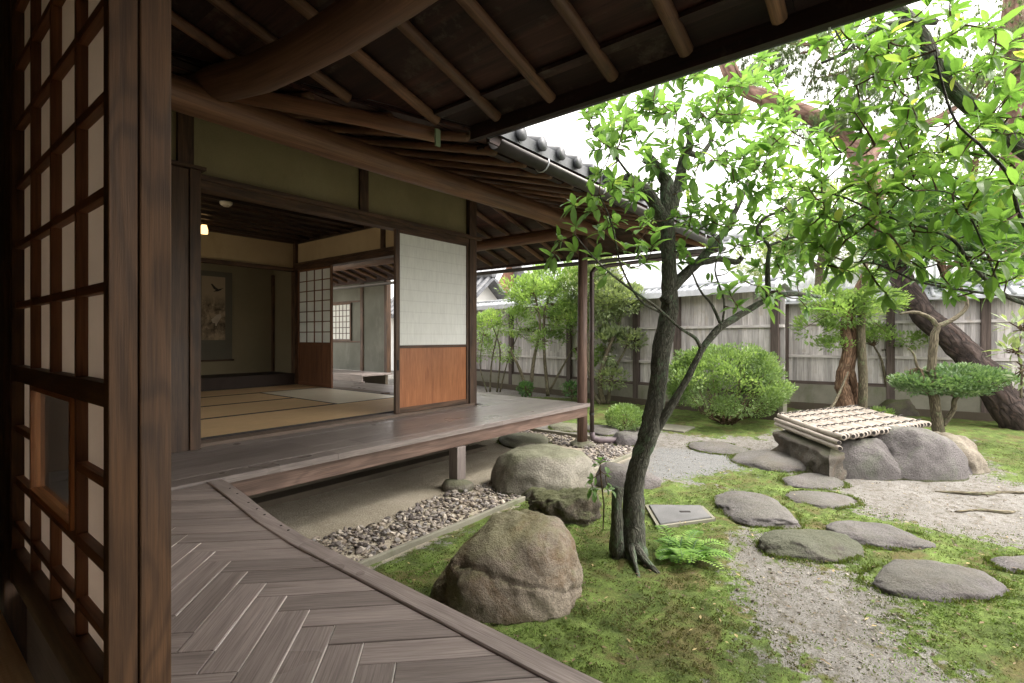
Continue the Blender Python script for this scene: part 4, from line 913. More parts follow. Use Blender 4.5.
mat_(1.5, 3.17, y_[1], y_[2], 'x', 'tan mat in the second row, reaching the crosswise mat'); mat_(-.4, 1.5, y_[1], y_[2], 'x', 'tan mat in the second row, mostly behind the shutter box')
mat_(3.17, 4.11, y_[1], y_[3], 'y', 'mat lying crosswise beside the side opening, its sheen painted as paler straw', 'tatami_sheen')
mat_(1.27, 3.17, y_[2], y_[3], 'x', 'tan mat in the third row, in the middle of the room'); mat_(2.2, 4.11, y_[3], y_[4], 'x', 'tan mat at the back right, below the alcove and the inner lattice door'); mat_(.3, 2.2, y_[3], y_[4], 'x', 'tan mat at the back left below the hanging scroll')
mat_(-1.25, .35, y_[0], y_[1], 'x', 'tan mat at the far left end of the threshold row')
# scroll: hangs at the alcove's back wall
sy = BY + .715; p1 = P(199, 264, 1); p2 = P(228, 264, 1)
def onwall(px, py, yw): s = (px - 512) / FOC; d = yw / (F.y + s * R.y); return P(px, py, d)
a_ = onwall(196, 262, sy); b_ = onwall(232, 360, sy); sx0, sx1 = a_.x, b_.x; sz1, sz0 = 2.24, onwall(212, 350, sy).z - .28
sz0 = onwall(228, 360, sy).z; 
sc_ = thing('hanging_scroll', 'hanging scroll with an ink painting of birds in the dim alcove', 'hanging scroll', ((sx0 + sx1) / 2, sy, sz0))
mb = MB(); mb.box(sx0, sx1, sy - .006, sy - .003, sz0, sz1); mb.build('mounting', M['mount'], sc_)
ia, ib = onwall(201, 270, sy), onwall(225, 340, sy); ix_0, ix_1 = sx0 + .07, ib.x + .0; iz1, iz0 = sz1 - .08, onwall(225, 340, sy).z
t = NT('ink_painting'); oc = t.n('ShaderNodeTexCoord').outputs['Generated']
nz = t.noise(t.map(oc, (1, 1, 2.6)), 2.6, 7, .7, .4); col = t.ramp(nz, [(.36, (.055, .045, .035)), (.50, (.20, .155, .10)), (.60, (.36, .28, .185))]); sep = t.n('ShaderNodeSeparateXYZ'); t.l(oc, sep.inputs[0])
top_ = t.ramp(sep.outputs['Z'], [(.0, .5), (.12, 0), (.55, 0), (.72, 1), (1, 1)]); col = t.mix(top_, col, (.33, .26, .17)); PAINT = t.fin(col, .9, .1)
mb = MB(); mb.box(ix_0, ix_1, sy - .0085, sy - .0065, iz0, iz1); pic = mb.build('painting', PAINT, sc_)
def flat(mb, pts, cx, cz, s, y): vs = [(cx + p[0] * s, y, cz + p[1] * s) for p in pts]; mb._add(vs, [tuple(range(len(vs)))], vs)
cx = (ix_0 + ix_1) / 2; h_ = iz1 - iz0; w2 = ix_1 - ix_0
mb = MB(); flat(mb, [(0, 0), (-.2, .10), (-.5, .62), (-.35, .65), (.0, .28), (.28, .12), (.8, .26), (.45, -.02), (.2, -.14), (-.25, -.2)], cx + .03, iz0 + h_ * .79, w2 * .42, sy - .0105); mb.build('painted_dark_bird', plain('ink_black', (.03, .026, .02), .9), pic)
mb = MB(); flat(mb, [(-.3, -.3), (-.4, -.05), (-.2, .15), (.0, .35), (.25, .38), (.3, .2), (.2, 0), (.05, -.25), (-.05, -.5), (-.12, -.5), (-.15, -.3)], cx + .05, iz0 + h_ * .33, w2 * .62, sy - .0105); mb.build('painted_pale_bird', plain('chalk_white', (.42, .35, .26), .9), pic)
mb = MB(); mb.tube([(sx0 - .02, sy - .018, sz0), (sx1 + .02, sy - .018, sz0)], .012, 8); mb.build('roller', M['post'], sc_, True)
# ceiling fittings
dpz = 2.700; dd = G  # detector on a batten
s = (226 - 512) / FOC; d = (2.69 - CZ) * FOC / (HY - 203); c = P(226, 203, d)
dt = thing('smoke_detector', 'white round smoke detector on the dark room ceiling', 'smoke detector', (c.x, c.y, 2.70))
mb = MB(); mb.tube([(c.x, c.y, 2.70), (c.x, c.y, 2.68), (c.x, c.y, 2.665)], [.062, .062, .05], 20); mb.build('base', plain('cream_plastic', (.75, .68, .55), .4), dt, True, bevel=0)
mb = MB(); mb.tube([(c.x, c.y, 2.665), (c.x, c.y, 2.65)], [.035, .028], 16); mb.build('sensor', plain('warm_white_plastic', (.6, .52, .42), .4), dt, True)
c = P(204, 232, 6.45); lm = thing('ceiling_lamp', 'small glowing paper lamp under the room ceiling beside the shutter box', 'lamp', (c.x, c.y, 2.70))
mb = MB(); mb.tube([(c.x, c.y, 2.70), (c.x, c.y, 2.66)], .03, 12); mb.build('lamp_cap', M['post'], lm)
t = NT('lit_paper_shade'); t.b.inputs['Emission Color'].default_value = (1, .62, .25, 1); t.b.inputs['Emission Strength'].default_value = .5; lit = t.fin((.8, .6, .35), .6)
mb = MB(); mb.tube([(c.x, c.y, 2.66), (c.x, c.y, 2.60), (c.x, c.y, 2.55)], [.03, .045, .043], 18); mb.build('lamp_shade', lit, lm, True)
# far wing seen through the side opening
Wg = thing('rear_wing', 'plastered rear wing with a small lattice window, seen through the side opening', 'house wing', (7, 10, 0))
mb = MB(); mb.box(7.0, 7.1, 9.05, 13, DZ, 2.6); mb.build('wall', M['plaster_blue'], Wg)
for y in (9.0, 9.87): mb = MB(); mb.box(6.97, 7.08, y, y + .09, DZ, 2.6, 'z'); mb.build('post', M['post'], Wg)
mb = MB(); mb.box(6.985, 6.999, 9.961, 12.6, 2.05, 2.09, 'y'); mb.box(6.985, 6.999, 9.961, 12.6, 1.12, 1.16, 'y'); mb.build('rail', M['post'], Wg)
fr = MB(); fr.box(6.96, 6.984, 10.32, 11.4, 1.161, 1.20, 'y'); fr.box(6.96, 6.984, 10.32, 11.4, 2.01, 2.049, 'y'); fr.box(6.96, 6.984, 10.32, 10.36, 1.20, 2.01, 'z'); fr.box(6.96, 6.984, 11.36, 11.4, 1.20, 2.01, 'z')
wn = fr.build('lattice_window', M['post'], Wg); mb = MB(); mb.box(6.974, 6.98, 10.36, 11.36, 1.20, 2.01); mb.build('paper', M['paper_white'], wn)
mb = MB()
for i in range(1, 7): mb.box(6.966, 6.972, 10.36 + i * .143 - .008, 10.36 + i * .143 + .008, 1.20, 2.01)
for i in range(1, 6): mb.box(6.967, 6.9715, 10.36, 11.36, 1.20 + i * .135 - .007, 1.20 + i * .135 + .007)
mb.build('lattice', M['post'], wn)
mb = MB()
for i in range(4): mb.box(6.2 + i * .19, 6.2 + i * .19 + .186, 8.8, 13, DZ - .03, DZ, 'y')
vd = mb.build('veranda', M['engawa'], Wg); mb = MB(); mb.box(6.2, 6.24, 8.82, 13, DZ - .14, DZ - .032, 'y', .6); mb.box(6.22, 6.3, 8.84, 8.92, 0, DZ - .141, 'z'); mb.box(6.22, 6.3, 11, 11.08, 0, DZ - .141, 'z'); mb.build('edge_beam', M['engawa'], vd)
mb = MB(); mb.box(7.01, 7.08, 9.1, 13, 0, DZ - .03); mb.build('foundation_wall', M['sandwall'], Wg)
mb = MB(); cover(mb, [(6.0, 8.6), (10.5, 8.6), (10.5, 13.5), (6.0, 13.5)], lambda x, y: 2.5 + (x - 6) * .3, .08); mb.build('roof', M['tile'], Wg)
rock('low_step_stone', 'low white-edged step stone by the rear wing veranda', 'step stone', (5.9, 9.6), .3, .2, .2, ROCK_L, 77)
# background houses beyond the fence
def house(name, label, x0, x1, y0, y1, zw, zr, wall, roof, axis='y', over=.5, wins=(), base=0):
    h = thing(name, label, 'house', ((x0 + x1) / 2, (y0 + y1) / 2, 0))
    mb = MB(); mb.box(x0, x1, y0, y1, 0, zw, 'z'); 
    xm, ym = (x0 + x1) / 2, (y0 + y1) / 2
    if axis == 'y': vs = [(x0, y0, zw), (x1, y0, zw), (xm, y0, zr), (x0, y1, zw), (x1, y1, zw), (xm, y1, zr)]
    else: vs = [(x0, y0, zw), (x0, y1, zw), (x0, ym, zr), (x1, y0, zw), (x1, y1, zw), (x1, ym, zr)]
    mb._add(vs, [(0, 1, 2), (5, 4, 3)], vs); mb.build('wall', wall, h)
    mb = MB(); sl_ = (zr - zw) / ((x1 - x0) / 2 if axis == 'y' else (y1 - y0) / 2); tl = MB()
    for sg in (-1, 1):
        if axis == 'y':
            e = xm + sg * ((x1 - x0) / 2 + over); cover(mb, [(xm, y0 - over), (e, y0 - over), (e, y1 + over), (xm, y1 + over)] if sg > 0 else [(e, y0 - over), (xm, y0 - over), (xm, y1 + over), (e, y1 + over)], lambda x, y: zr + .02 - abs(x - xm) * sl_, .1)
            yy = y0 - over + .15
            while yy < y1 + over: tl.tube([(xm, yy, zr + .14), (e, yy, zr + .14 - abs(e - xm) * sl_)], .07, 6); yy += .3
        else:
            e = ym + sg * ((y1 - y0) / 2 + over); cover(mb, [(x0 - over, ym), (x1 + over, ym), (x1 + over, e), (x0 - over, e)] if sg > 0 else [(x0 - over, e), (x1 + over, e), (x1 + over, ym), (x0 - over, ym)], lambda x, y: zr + .02 - abs(y - ym) * sl_, .1)
            xx = x0 - over + .15
            while xx < x1 + over: tl.tube([(xx, ym, zr + .14), (xx, e, zr + .14 - abs(e - ym) * sl_)], .07, 6); xx += .3
    r_ = mb.build('roof', roof, h); tl.build('roof_tiles', roof, r_)
    mb = MB()
    if axis == 'y': mb.tube([(xm, y0 - over, zr + .2), (xm, y1 + over, zr + .2)], .14, 8)
    else: mb.tube([(x0 - over, ym, zr + .2), (x1 + over, ym, zr + .2)], .14, 8)
    mb.build('ridge', roof, r_)
    for (a0, a1, b0, b1) in wins:
        mb = MB(); mb.box(x0 - .04, x0 - .003, a0, a1, b0, b1); f = mb.build('window', M['silverpost'], h); mb = MB(); mb.box(x0 - .06, x0 - .041, a0 + .06, a1 - .06, b0 + .06, b1 - .06); mb.build('pane', plain('window_dark', (.08, .09, .10), .2), f)
    return h
house('white_house', 'white plastered neighbour house with pale tiled roof above the fence, left of the corner post', 17, 22, 11.0, 18, 3.3, 5.2, M['white_wall'], M['tilepale'], wins=[(13.9, 14.5, 1.9, 3.0), (11.6, 12.2, 1.9, 3.0)])
house('timber_house', 'reddish timber-clad upper storey seen just right of the white sliding door', 15.8, 16.9, 13.35, 17, 4.0, 4.7, M['redboards'], M['tilepale'])
house('grey_roofed_shed', 'low shed with grey layered roof tiles beside the timber-clad storey', 12.2, 14.5, 11.9, 15.5, 2.3, 3.2, M['white_wall'], M['tile'])
house('pale_roofed_house', 'long pale-roofed house behind the fence on the right, mostly behind leaves', 16.0, 21, -9, 7.5, 2.7, 4.5, M['white_wall'], M['tilepale'], wins=[(1, 2.4, 1.6, 2.6), (-3, -1.6, 1.6, 2.6)])
# ---------------------------------------------------------------- fences
def fence(name, label, A, B, zb_, zt_, rails, posts, cap, slat=.075, seed=1, flash=False):
    A = Vector((A[0], A[1], 0)); B = Vector((B[0], B[1], 0)); L = (B - A).length; u = (B - A) / L
    n = Vector((-u.y, u.x, 0)); n = n if n.dot(F) < 0 else -n         # towards the garden
    f = thing(name, label, 'fence', (A + B) / 2); rd = random.Random(seed)
    def seg(mb, a, b, off, th, z0, z1, ax='z', val=None):
        p = A + u * a + n * off; q_ = A + u * b + n * off; m_ = (z0 + z1) / 2
        if ax == 'z':
            c = (p + q_) / 2; mb.bar((c.x, c.y, z0), (c.x, c.y, z1), b - a, th, up=n, val=val)
        else: mb.bar((p.x, p.y, m_), (q_.x, q_.y, m_), th, z1 - z0, val=val)
    mb = MB(); seg(mb, 0, L, 0, .14, -.3, zb_ - .005, 'x'); mb.build('base', M['concrete'], f)
    mb = MB(); seg(mb, 0, L, .02, .2, -.3, .12, 'x'); mb.build('footing', M['sandwall'], f)
    mb = MB(); a = 0
    while a < L - .02:
        w_ = slat * rd.uniform(.8, 1.2); z = zb_
        j = [zb_, rails[0], rails[1], zt_] if rd.random() < .5 else [zb_, (zb_ + rails[1]) / 2 * rd.uniform(.9, 1.1), zt_]
        for z0, z1 in zip(j, j[1:]): seg(mb, a + .0015, min(a + w_, L) - .0015, rd.uniform(-.003, .003), .014, z0 + .001, z1 - .001, 'z', rd.random())
        a += w_
    mb.build('boards', M['silver'], f)
    for z in rails:
        mb = MB(); seg(mb, 0, L, .03, .035, z - .022, z + .022, 'x', .9); mb.build('rail', M['silver'], f)
    mb = MB(); seg(mb, 0, L, .012, .05, zb_ - .004, zb_ + .05, 'x', .5); mb.build('bottom_rail', M['silverpost'], f)
    for p in posts:
        mb = MB(); seg(mb, p - .055, p + .055, .035, .095, .0, zt_ + .02, 'z'); mb.build('post', M['silverpost'], f)
    # tiled cap
    if cap:
        mb = MB()
        for sg in (1, -1):
            p0, p1 = A + n * (sg * .30), B + n * (sg * .30)
            vs = [(A.x, A.y, zt_ + cap), (B.x, B.y, zt_ + cap), (p1.x, p1.y, zt_ + .05), (p0.x, p0.y, zt_ + .05)]
            vs += [(v[0], v[1], v[2] - .05) for v in vs]; mb._add(vs, [(0, 1, 2, 3), (7, 6, 5, 4), (0, 3, 7, 4), (1, 5, 6, 2), (2, 6, 7, 3)], vs)
        c = mb.build('cap', M['tilepale'], f); mb = MB(); a = .06
        while a < L:
            for sg in (1, -1):
                p = A + u * a; mb.tube([(p.x, p.y, zt_ + cap + .01), (p.x + n.x * sg * .31, p.y + n.y * sg * .31, zt_ + .055)], .028, 8)
            a += .15
        mb.tube([(A.x, A.y, zt_ + cap + .035), (B.x, B.y, zt_ + cap + .03)], .045, 10); mb.build('cap_tiles', M['tilepale'], c, True)
    if flash:
        mb = MB(); seg(mb, 0, L, .33, .02, zt_ - .03, zt_ + .06, 'x'); mb.build('flashing', M['whitemetal'], f)
    return f
fence('board_fence', 'long silvered board fence with a tiled cap running behind the shrubs and azalea', (8.42, 1.55), (10.4, 11.6), .37, 1.95, (.80, 1.415), (.12, 1.75, 2.6, 4.3, 6.2, 8.2), .15, flash=True, seed=3)
fence('rear_fence', 'second silvered board fence farther back on the right with tiled cap', (10.0, 2.9), (10.95, -4.8), .44, 1.82, (.92, 1.49), (1.05, 2.55, 3.7, 5.4), .20, seed=4)

# ---------------------------------------------------------------- trees
LEAF = {}
def leafgeo(mb, p, d, up, L, W, droop=.25, fold=.25, v=None):
    d = d.normalized(); s = d.cross(up); s = s.normalized() if s.length > 1e-4 else Vector((1, 0, 0)); n = s.cross(d)
    def q(t, w_): 
        z = -droop * t * t * L; return p + d * (t * L) + n * z + s * (w_ * W) + n * (abs(w_) * W * fold)
    vs = [p] + [z for t_, w_ in ((.14, .24), (.38, .47), (.64, .48), (.86, .24)) for z in (q(t_, 0), q(t_, w_), q(t_, -w_))] + [q(1, 0)]
    b = len(mb.v); mb.v += [tuple(a) for a in vs]; mb.gc += [tuple(a) for a in vs]; v = random.random() if v is None else v
    for f in ((0, 1, 2), (0, 3, 1), (1, 4, 5, 2), (1, 3, 6, 4), (4, 7, 8, 5), (4, 6, 9, 7), (7, 10, 11, 8), (7, 9, 12, 10), (10, 13, 11), (10, 12, 13)): mb.f.append(tuple(i + b for i in f)); mb.fv.append(v)
def simple_leaf(mb, p, d, up, L, W, v):
    s = d.cross(up); s = s.normalized() if s.length > 1e-4 else Vector((1, 0, 0)); n = s.cross(d).normalized()
    vs = [p, p + d * (L * .5) + s * (W * .5) + n * (W * .12), p + d * L, p + d * (L * .5) - s * (W * .5) + n * (W * .12)]
    b = len(mb.v); mb.v += [tuple(a) for a in vs]; mb.gc += [tuple(a) for a in vs]
    mb.f += [(b, b + 1, b + 2), (b, b + 2, b + 3)]; mb.fv += [v, v]
def rv(r): 
    while True:
        v = Vector((r.uniform(-1, 1), r.uniform(-1, 1), r.uniform(-1, 1)))
        if 0 < v.length < 1: return v
def smooth_path(pts, rad, k=5):
    """Catmull-Rom through the joints"""
    P_ = [Vector(p) for p in pts]; o = []; rr = []
    for i in range(len(P_) - 1):
        a = P_[max(i - 1, 0)]; b = P_[i]; c = P_[i + 1]; d = P_[min(i + 2, len(P_) - 1)]
        for j in range(k):
            t_ = j / k; o.append(.5 * ((2 * b) + (c - a) * t_ + (2 * a - 5 * b + 4 * c - d) * t_ * t_ + (3 * b - a - 3 * c + d) * t_ ** 3)); rr.append(rad[i] + (rad[i + 1] - rad[i]) * t_)
    o.append(P_[-1]); rr.append(rad[-1]); return o, rr
class Tree:
    def __init__(s, seed): s.r = random.Random(seed); s.wood = MB(); s.twig = MB(); s.leaf = MB(); s.nodes = []
    def limb(s, pts, rad, n=14, wob=.12, nodes=True, k=5, tw=False):
        pts = [P(*p) if p[1] > 15 else Vector(p) for p in pts]; rad = [q_ * getattr(s, 'rs', 1) for q_ in rad]; o, rr = smooth_path(pts, rad, k)
        for i, p in enumerate(o[1:-1]): o[i + 1] = p + rv(s.r) * rr[i + 1] * .12
        (s.twig if tw else s.wood).tube(o, rr, n, wob=wob)
        if nodes: s.nodes += [p for p in o if p.z > 1.2 or True]
    def whorl(s, p, d, L, W, n, spread=.75, droop=.3, vb=0):
        a0 = s.r.uniform(0, 6.28); s1 = d.orthogonal().normalized(); s2 = d.cross(s1)
        for i in range(n):
            a = a0 + i * 6.283 / n + s.r.uniform(-.35, .35); el = s.r.uniform(.15, .75) * spread
            ld_ = (s1 * math.cos(a) + s2 * math.sin(a)) * (1 - el * .4) + d * (.15 + el); ld_.z += s.r.uniform(-.15, .25); ld_.normalize()
            k = s.r.uniform(.45, 1.15); leafgeo(s.leaf, p + d * s.r.uniform(-.02, .01), ld_, (U + d * .3).normalized() if abs(ld_.z) < .9 else s1, L * k, W * k * s.r.uniform(.8, 1.15), droop * s.r.uniform(.3, 1.5), s.r.uniform(.1, .35), min(1, max(0, s.r.betavariate(2, 2) * .9 + vb)) if s.r.random() > .03 else 1)
    def fill(s, targets, L, W, n=6, bend=.25, mid=.7, tr=.0035, up=.5, maxd=1.2):
        tg = [Vector(t_) for t_ in targets]; s.r.shuffle(tg); pend = tg; N = list(s.nodes)
        arr = np.array([tuple(p) for p in N]); dm = []; ni = []
        for t_ in tg:
            dd_ = np.sum((arr - np.array(t_)) ** 2, 1); i = int(dd_.argmin()); dm.append(dd_[i]); ni.append(i)
        done = [False] * len(tg); D_ = np.array(dm); TG = np.array([tuple(t_) for t_ in tg]); nxt = [N[i] for i in ni]
        for _ in range(len(tg)):
            i = int(np.argmin(np.where(done, 1e9, D_))); done[i] = True; a = nxt[i]; b = tg[i]; L_ = (b - a).length
            if L_ > maxd: continue
            c = (a + b) / 2 + rv(s.r) * L_ * bend - U * (L_ * .1); pts = []
            for j in range(5):
                t_ = j / 4; pts.append(a * (1 - t_) ** 2 + c * (2 * t_ * (1 - t_)) + b * t_ ** 2)
            r0 = tr * (1 + L_ * 1.6); s.twig.tube(pts, [r0, r0 * .85, r0 * .7, r0 * .6, r0 * .45], 5, cap=False)
            dr = (pts[-1] - pts[-2]).normalized(); dr = (dr + U * up + rv(s.r) * .3).normalized()
            s.whorl(b, dr, L, W, s.r.randint(n - 1, n + 1))
            if s.r.random() < mid and L_ > L * .8: s.whorl(pts[3], (pts[3] - pts[2]).normalized(), L * .85, W * .85, max(2, n - 3), 1)
            for q_ in pts[1:]:
                d2 = np.sum((TG - np.array(q_)) ** 2, 1); m_ = d2 < D_
                for k in np.nonzero(m_)[0]: D_[k] = d2[k]; nxt[k] = q_
    def targets(s, blobs):
        o = []
        for (px, py, rx, ry, d, rd_, n) in blobs:
            for _ in range(n): v = rv(s.r); o.append(P(px + v.x * rx, py + v.y * ry, d + v.z * rd_))
        return o
    def done(s, name, label, base, leafm, bark, cat='tree', group=None, twigm='twig', crown='crown'):
        o = thing(name, label, cat, base, group); s.wood.build('trunk', M[bark], o, True)
        if s.leaf.v:
            c = s.leaf.build(crown, M[leafm], o)
        if s.twig.v: s.twig.build('twigs', M[twigm], o, True)
        return o
# --- the garden tree in the middle
T = Tree(21); T.rs = 1; base = G(632, 556)
D0 = 2.93
T.limb([(632, 568, D0), (632, 550, D0), (633, 520, D0), (634, 488, D0), (640, 459, D0), (650, 430, D0), (656, 400, D0 + .02), (661, 357, D0 + .03), (669, 310, D0 + .05), (669, 270, D0 + .06), (667, 225, D0 + .08), (667, 180, D0 + .1)],
       [.10, .082, .064, .056, .051, .055, .052, .051, .049, .042, .040, .038], 22, .16)
T.limb([(667, 182, D0 + .1), (658, 168, D0 + .1), (646, 158, D0 + .1)], [.037, .033, .036], 14, .3)
T.limb([(667, 225, D0 + .08), (660, 214, D0 + .05), (650, 196, D0), (638, 186, D0 - .03), (624, 178, D0 - .05)], [.045, .038, .036, .034, .028], 12, .25)
T.limb([(669, 215, D0 + .08), (676, 195, D0 + .15), (684, 160, D0 + .2), (690, 146, D0 + .2), (686, 125, D0 + .25)], [.035, .032, .026, .024, .014], 10, .3)
T.limb([(684, 150, D0 + .2), (700, 155, D0 + .3), (712, 140, D0 + .4)], [.02, .018, .012], 8, .2)
T.rs = .75
T.limb([(664, 302, D0 + .03), (675, 285, D0 + .05), (694, 267, D0 + .1), (712, 247, D0 + .15), (724, 232, D0 + .2), (735, 212, D0 + .25), (742, 196, D0 + .3), (748, 180, D0 + .35)], [.045, .038, .033, .032, .025, .022, .02, .015], 12, .3)
T.limb([(700, 262, D0 + .1), (718, 259, D0 + .15), (736, 262, D0 + .2), (742, 257, D0 + .2)], [.03, .026, .024, .02], 10, .25)
T.limb([(650, 437, D0), (664, 417, D0 - .03), (683, 386, D0 - .05), (694, 365, D0 - .05), (704, 346, D0 - .03), (721, 327, D0), (745, 312, D0 + .05), (770, 298, D0 + .1), (795, 294, D0 + .15), (820, 297, D0 + .2)], [.045, .033, .028, .027, .027, .028, .023, .021, .019, .014], 14, .2)
T.limb([(702, 350, D0 - .03), (695, 338, D0 - .08), (680, 328, D0 - .12), (655, 306, D0 - .2), (625, 285, D0 - .25), (598, 262, D0 - .3), (575, 235, D0 - .32)], [.016, .012, .010, .009, .008, .006, .004], 8, .1)
T.limb([(722, 327, D0), (712, 305, D0), (700, 290, D0), (688, 262, D0 - .1)], [.014, .010, .008, .005], 8, .1)
T.limb([(768, 296, D0 + .1), (768, 262, D0), (769, 246, D0), (757, 232, D0), (765, 218, D0), (782, 210, D0), (810, 192, D0), (850, 158, D0 + .05), (872, 135, D0 + .05)], [.022, .017, .014, .011, .010, .009, .008, .006, .004], 8, .2)
T.limb([(769, 246, D0), (790, 238, D0), (820, 234, D0), (850, 238, D0 + .1)], [.012, .010, .008, .005], 8, .15)
T.limb([(722, 327, D0), (724, 300, D0), (715, 270, D0), (722, 245, D0)], [.01, .008, .006, .004], 7)
T.limb([(638, 186, D0 - .03), (622, 165, D0 - .1), (605, 142, D0 - .12), (590, 125, D0 - .15)], [.012, .009, .007, .004], 7)
T.limb([(660, 312, D0), (640, 300, D0 - .1), (622, 268, D0 - .2), (612, 225, D0 - .25), (600, 195, D0 - .3)], [.012, .009, .007, .006, .004], 7)
for a, b in (((612, 560), (.03)), ((664, 578), (.03)), ((640, 580), (.016))):
    e = G(*a); s0 = P(630, 540, D0 - .02); mid = (s0 + e) / 2; mid.z = .03; T.wood.tube([s0, mid, (e.x, e.y, -.01)], [.035, b * .7, .01], 12, wob=.3)
T.limb([(619, 560, D0 - .02), (617, 535, D0 - .06), (617, 505, D0 - .06), (618, 487, D0 - .06)], [.06, .045, .043, .044], 14, .25, nodes=False)
TG_ = T.targets([(625, 110, 50, 35, D0, .35, 30), (690, 95, 55, 38, D0 + .1, .4, 34), (745, 130, 60, 55, D0 + .1, .45, 49), (790, 165, 50, 60, D0 + .1, .4, 34), (620, 170, 42, 45, D0 - .05, .3, 22),
                 (700, 180, 65, 55, D0 + .1, .4, 36), (760, 225, 60, 45, D0 + .1, .4, 31), (700, 235, 55, 40, D0 + .1, .35, 16), (655, 215, 60, 55, D0, .35, 13), (805, 240, 50, 45, D0 + .15, .35, 25), (735, 70, 55, 22, D0 + .2, .4, 17), (842, 200, 40, 50, D0 + .1, .3, 16),
                 (735, 290, 60, 25, D0, .25, 10), (785, 300, 40, 20, D0, .2, 5)])
TG_ += [P(x, y, D0 - .28) for x, y in ((594, 196), (616, 188), (636, 192), (576, 226), (600, 232), (618, 222), (640, 228), (552, 258), (574, 252), (596, 258), (626, 250), (652, 246), (590, 212), (560, 240), (630, 268), (605, 275), (645, 262), (655, 232), (572, 204), (586, 112), (606, 100), (595, 136), (612, 148))]
T.fill(TG_, .096, .040, 6, up=.7)
gt = T.done('garden_tree', 'slender lichen-covered garden tree with bright leaf whorls, rising in the middle of the moss', (base.x, base.y, 0), 'leaf_main', 'bark')
# sprig growing from the stump
T = Tree(5); s0 = P(604, 505, D0 - .12); T.nodes = [s0]; T.twig.tube([G(603, 530), s0, P(600, 470, D0 - .12)], .004, 6)
T.nodes = [s0, P(600, 470, D0 - .12)]; T.fill([P(600, 462, D0 - .12), P(594, 492, D0 - .14), P(606, 474, D0 - .12), P(590, 480, D0 - .15), P(610, 490, D0 - .15)], .055, .03, 6)
o = thing('tree_seedling', 'small bright seedling sprouting beside the foot of the garden tree', 'seedling', G(603, 530)); T.leaf.build('leaves', M['leaf_main'], o); T.twig.build('stem', M['twig'], o, True)
# --- overhanging tree: trunk stands just outside the frame on the right
T = Tree(33); T.rs = .72
tb = P(1230, 337, 2.3); T.wood.tube(*smooth_path([(tb.x, tb.y, -.1), (tb.x, tb.y + .02, .6), (tb.x + .03, tb.y, 1.3), tuple(P(1130, 215, 2.3)), tuple(P(1040, 160, 2.25)), tuple(P(990, 122, 2.2)), tuple(P(945, 82, 2.15)), tuple(P(918, 30, 2.15)), tuple(P(880, -8, 2.2)), tuple(P(830, -50, 2.3))], [.11, .09, .085, .055, .036, .032, .029, .026, .022, .016]), 16, wob=.2)
T.nodes = [P(x, y, d) for x, y, d in ((1130, 215, 2.3), (1040, 160, 2.25), (990, 122, 2.2), (966, 100, 2.2), (945, 82, 2.15), (930, 50, 2.15), (918, 30, 2.15), (900, 10, 2.2), (880, -8, 2.2), (1080, 180, 2.3))]
T.limb([(935, 22, 2.15), (905, 22, 2.1), (880, 27, 2.1), (862, 38, 2.1), (846, 52, 2.1), (822, 63, 2.1)], [.02, .017, .015, .013, .012, .006], 10, .2)
T.limb([(846, 50, 2.1), (838, 35, 2.1), (833, 26, 2.1)], [.007, .005, .004], 7)
T.limb([(1130, 330, 2.2), (1040, 308, 2.0), (1000, 292, 1.95), (970, 262, 1.9), (953, 240, 1.9), (925, 228, 1.9), (880, 214, 1.95), (840, 196, 2.0), (800, 190, 2.05)], [.02, .014, .011, .009, .008, .007, .006, .005, .003], 8, .1)
T.limb([(1040, 300, 2.0), (975, 292, 2.0), (920, 282, 2.0), (880, 265, 2.0), (850, 262, 2.0)], [.009, .007, .006, .005, .003], 7)
T.limb([(1130, 260, 2.2), (1035, 235, 1.8), (1010, 178, 1.75), (985, 150, 1.75), (955, 120, 1.75), (940, 75, 1.75), (936, 50, 1.75)], [.014, .010, .008, .007, .006, .005, .003], 7)
T.limb([(1000, 292, 1.95), (990, 262, 1.9), (960, 200, 1.85), (925, 190, 1.85)], [.006, .005, .004, .003], 6)
T.limb([(tb.x, tb.y, 1.0), tuple(P(1170, 345, 2.25)), (1130, 330, 2.2)] if False else [(1215, 350, 2.3), (1170, 345, 2.25), (1130, 330, 2.2)], [.03, .025, .02], 8)
T.limb([(1190, 285, 2.3), (1160, 275, 2.25), (1130, 260, 2.2)], [.02, .018, .014], 8)
TG_ = T.targets([(850, 30, 55, 30, 2.15, .25, 18), (900, 60, 60, 45, 2.1, .3, 30), (965, 35, 60, 45, 2.1, .3, 23), (1010, 90, 40, 60, 2.1, .3, 16), (880, 120, 60, 45, 2.1, .3, 24), (950, 150, 70, 45, 2.0, .3, 27), (1000, 200, 50, 50, 1.95, .3, 20),
                 (900, 200, 80, 40, 1.95, .25, 34), (960, 245, 70, 40, 1.9, .25, 28), (865, 245, 60, 35, 2.0, .25, 23), (1010, 275, 40, 35, 1.95, .2, 11), (920, 285, 60, 18, 2.0, .2, 12), (830, 215, 50, 40, 2.05, .25, 14), (1080, 130, 60, 110, 2.1, .4, 18)])
T.fill(TG_, .086, .033, 6, up=.3, maxd=1.0, bend=.15)
T.done('overhanging_tree', 'broad-leaved tree whose dark branches hang into the photo from the upper right', (tb.x, tb.y, 0), 'leaf_near', 'bark')

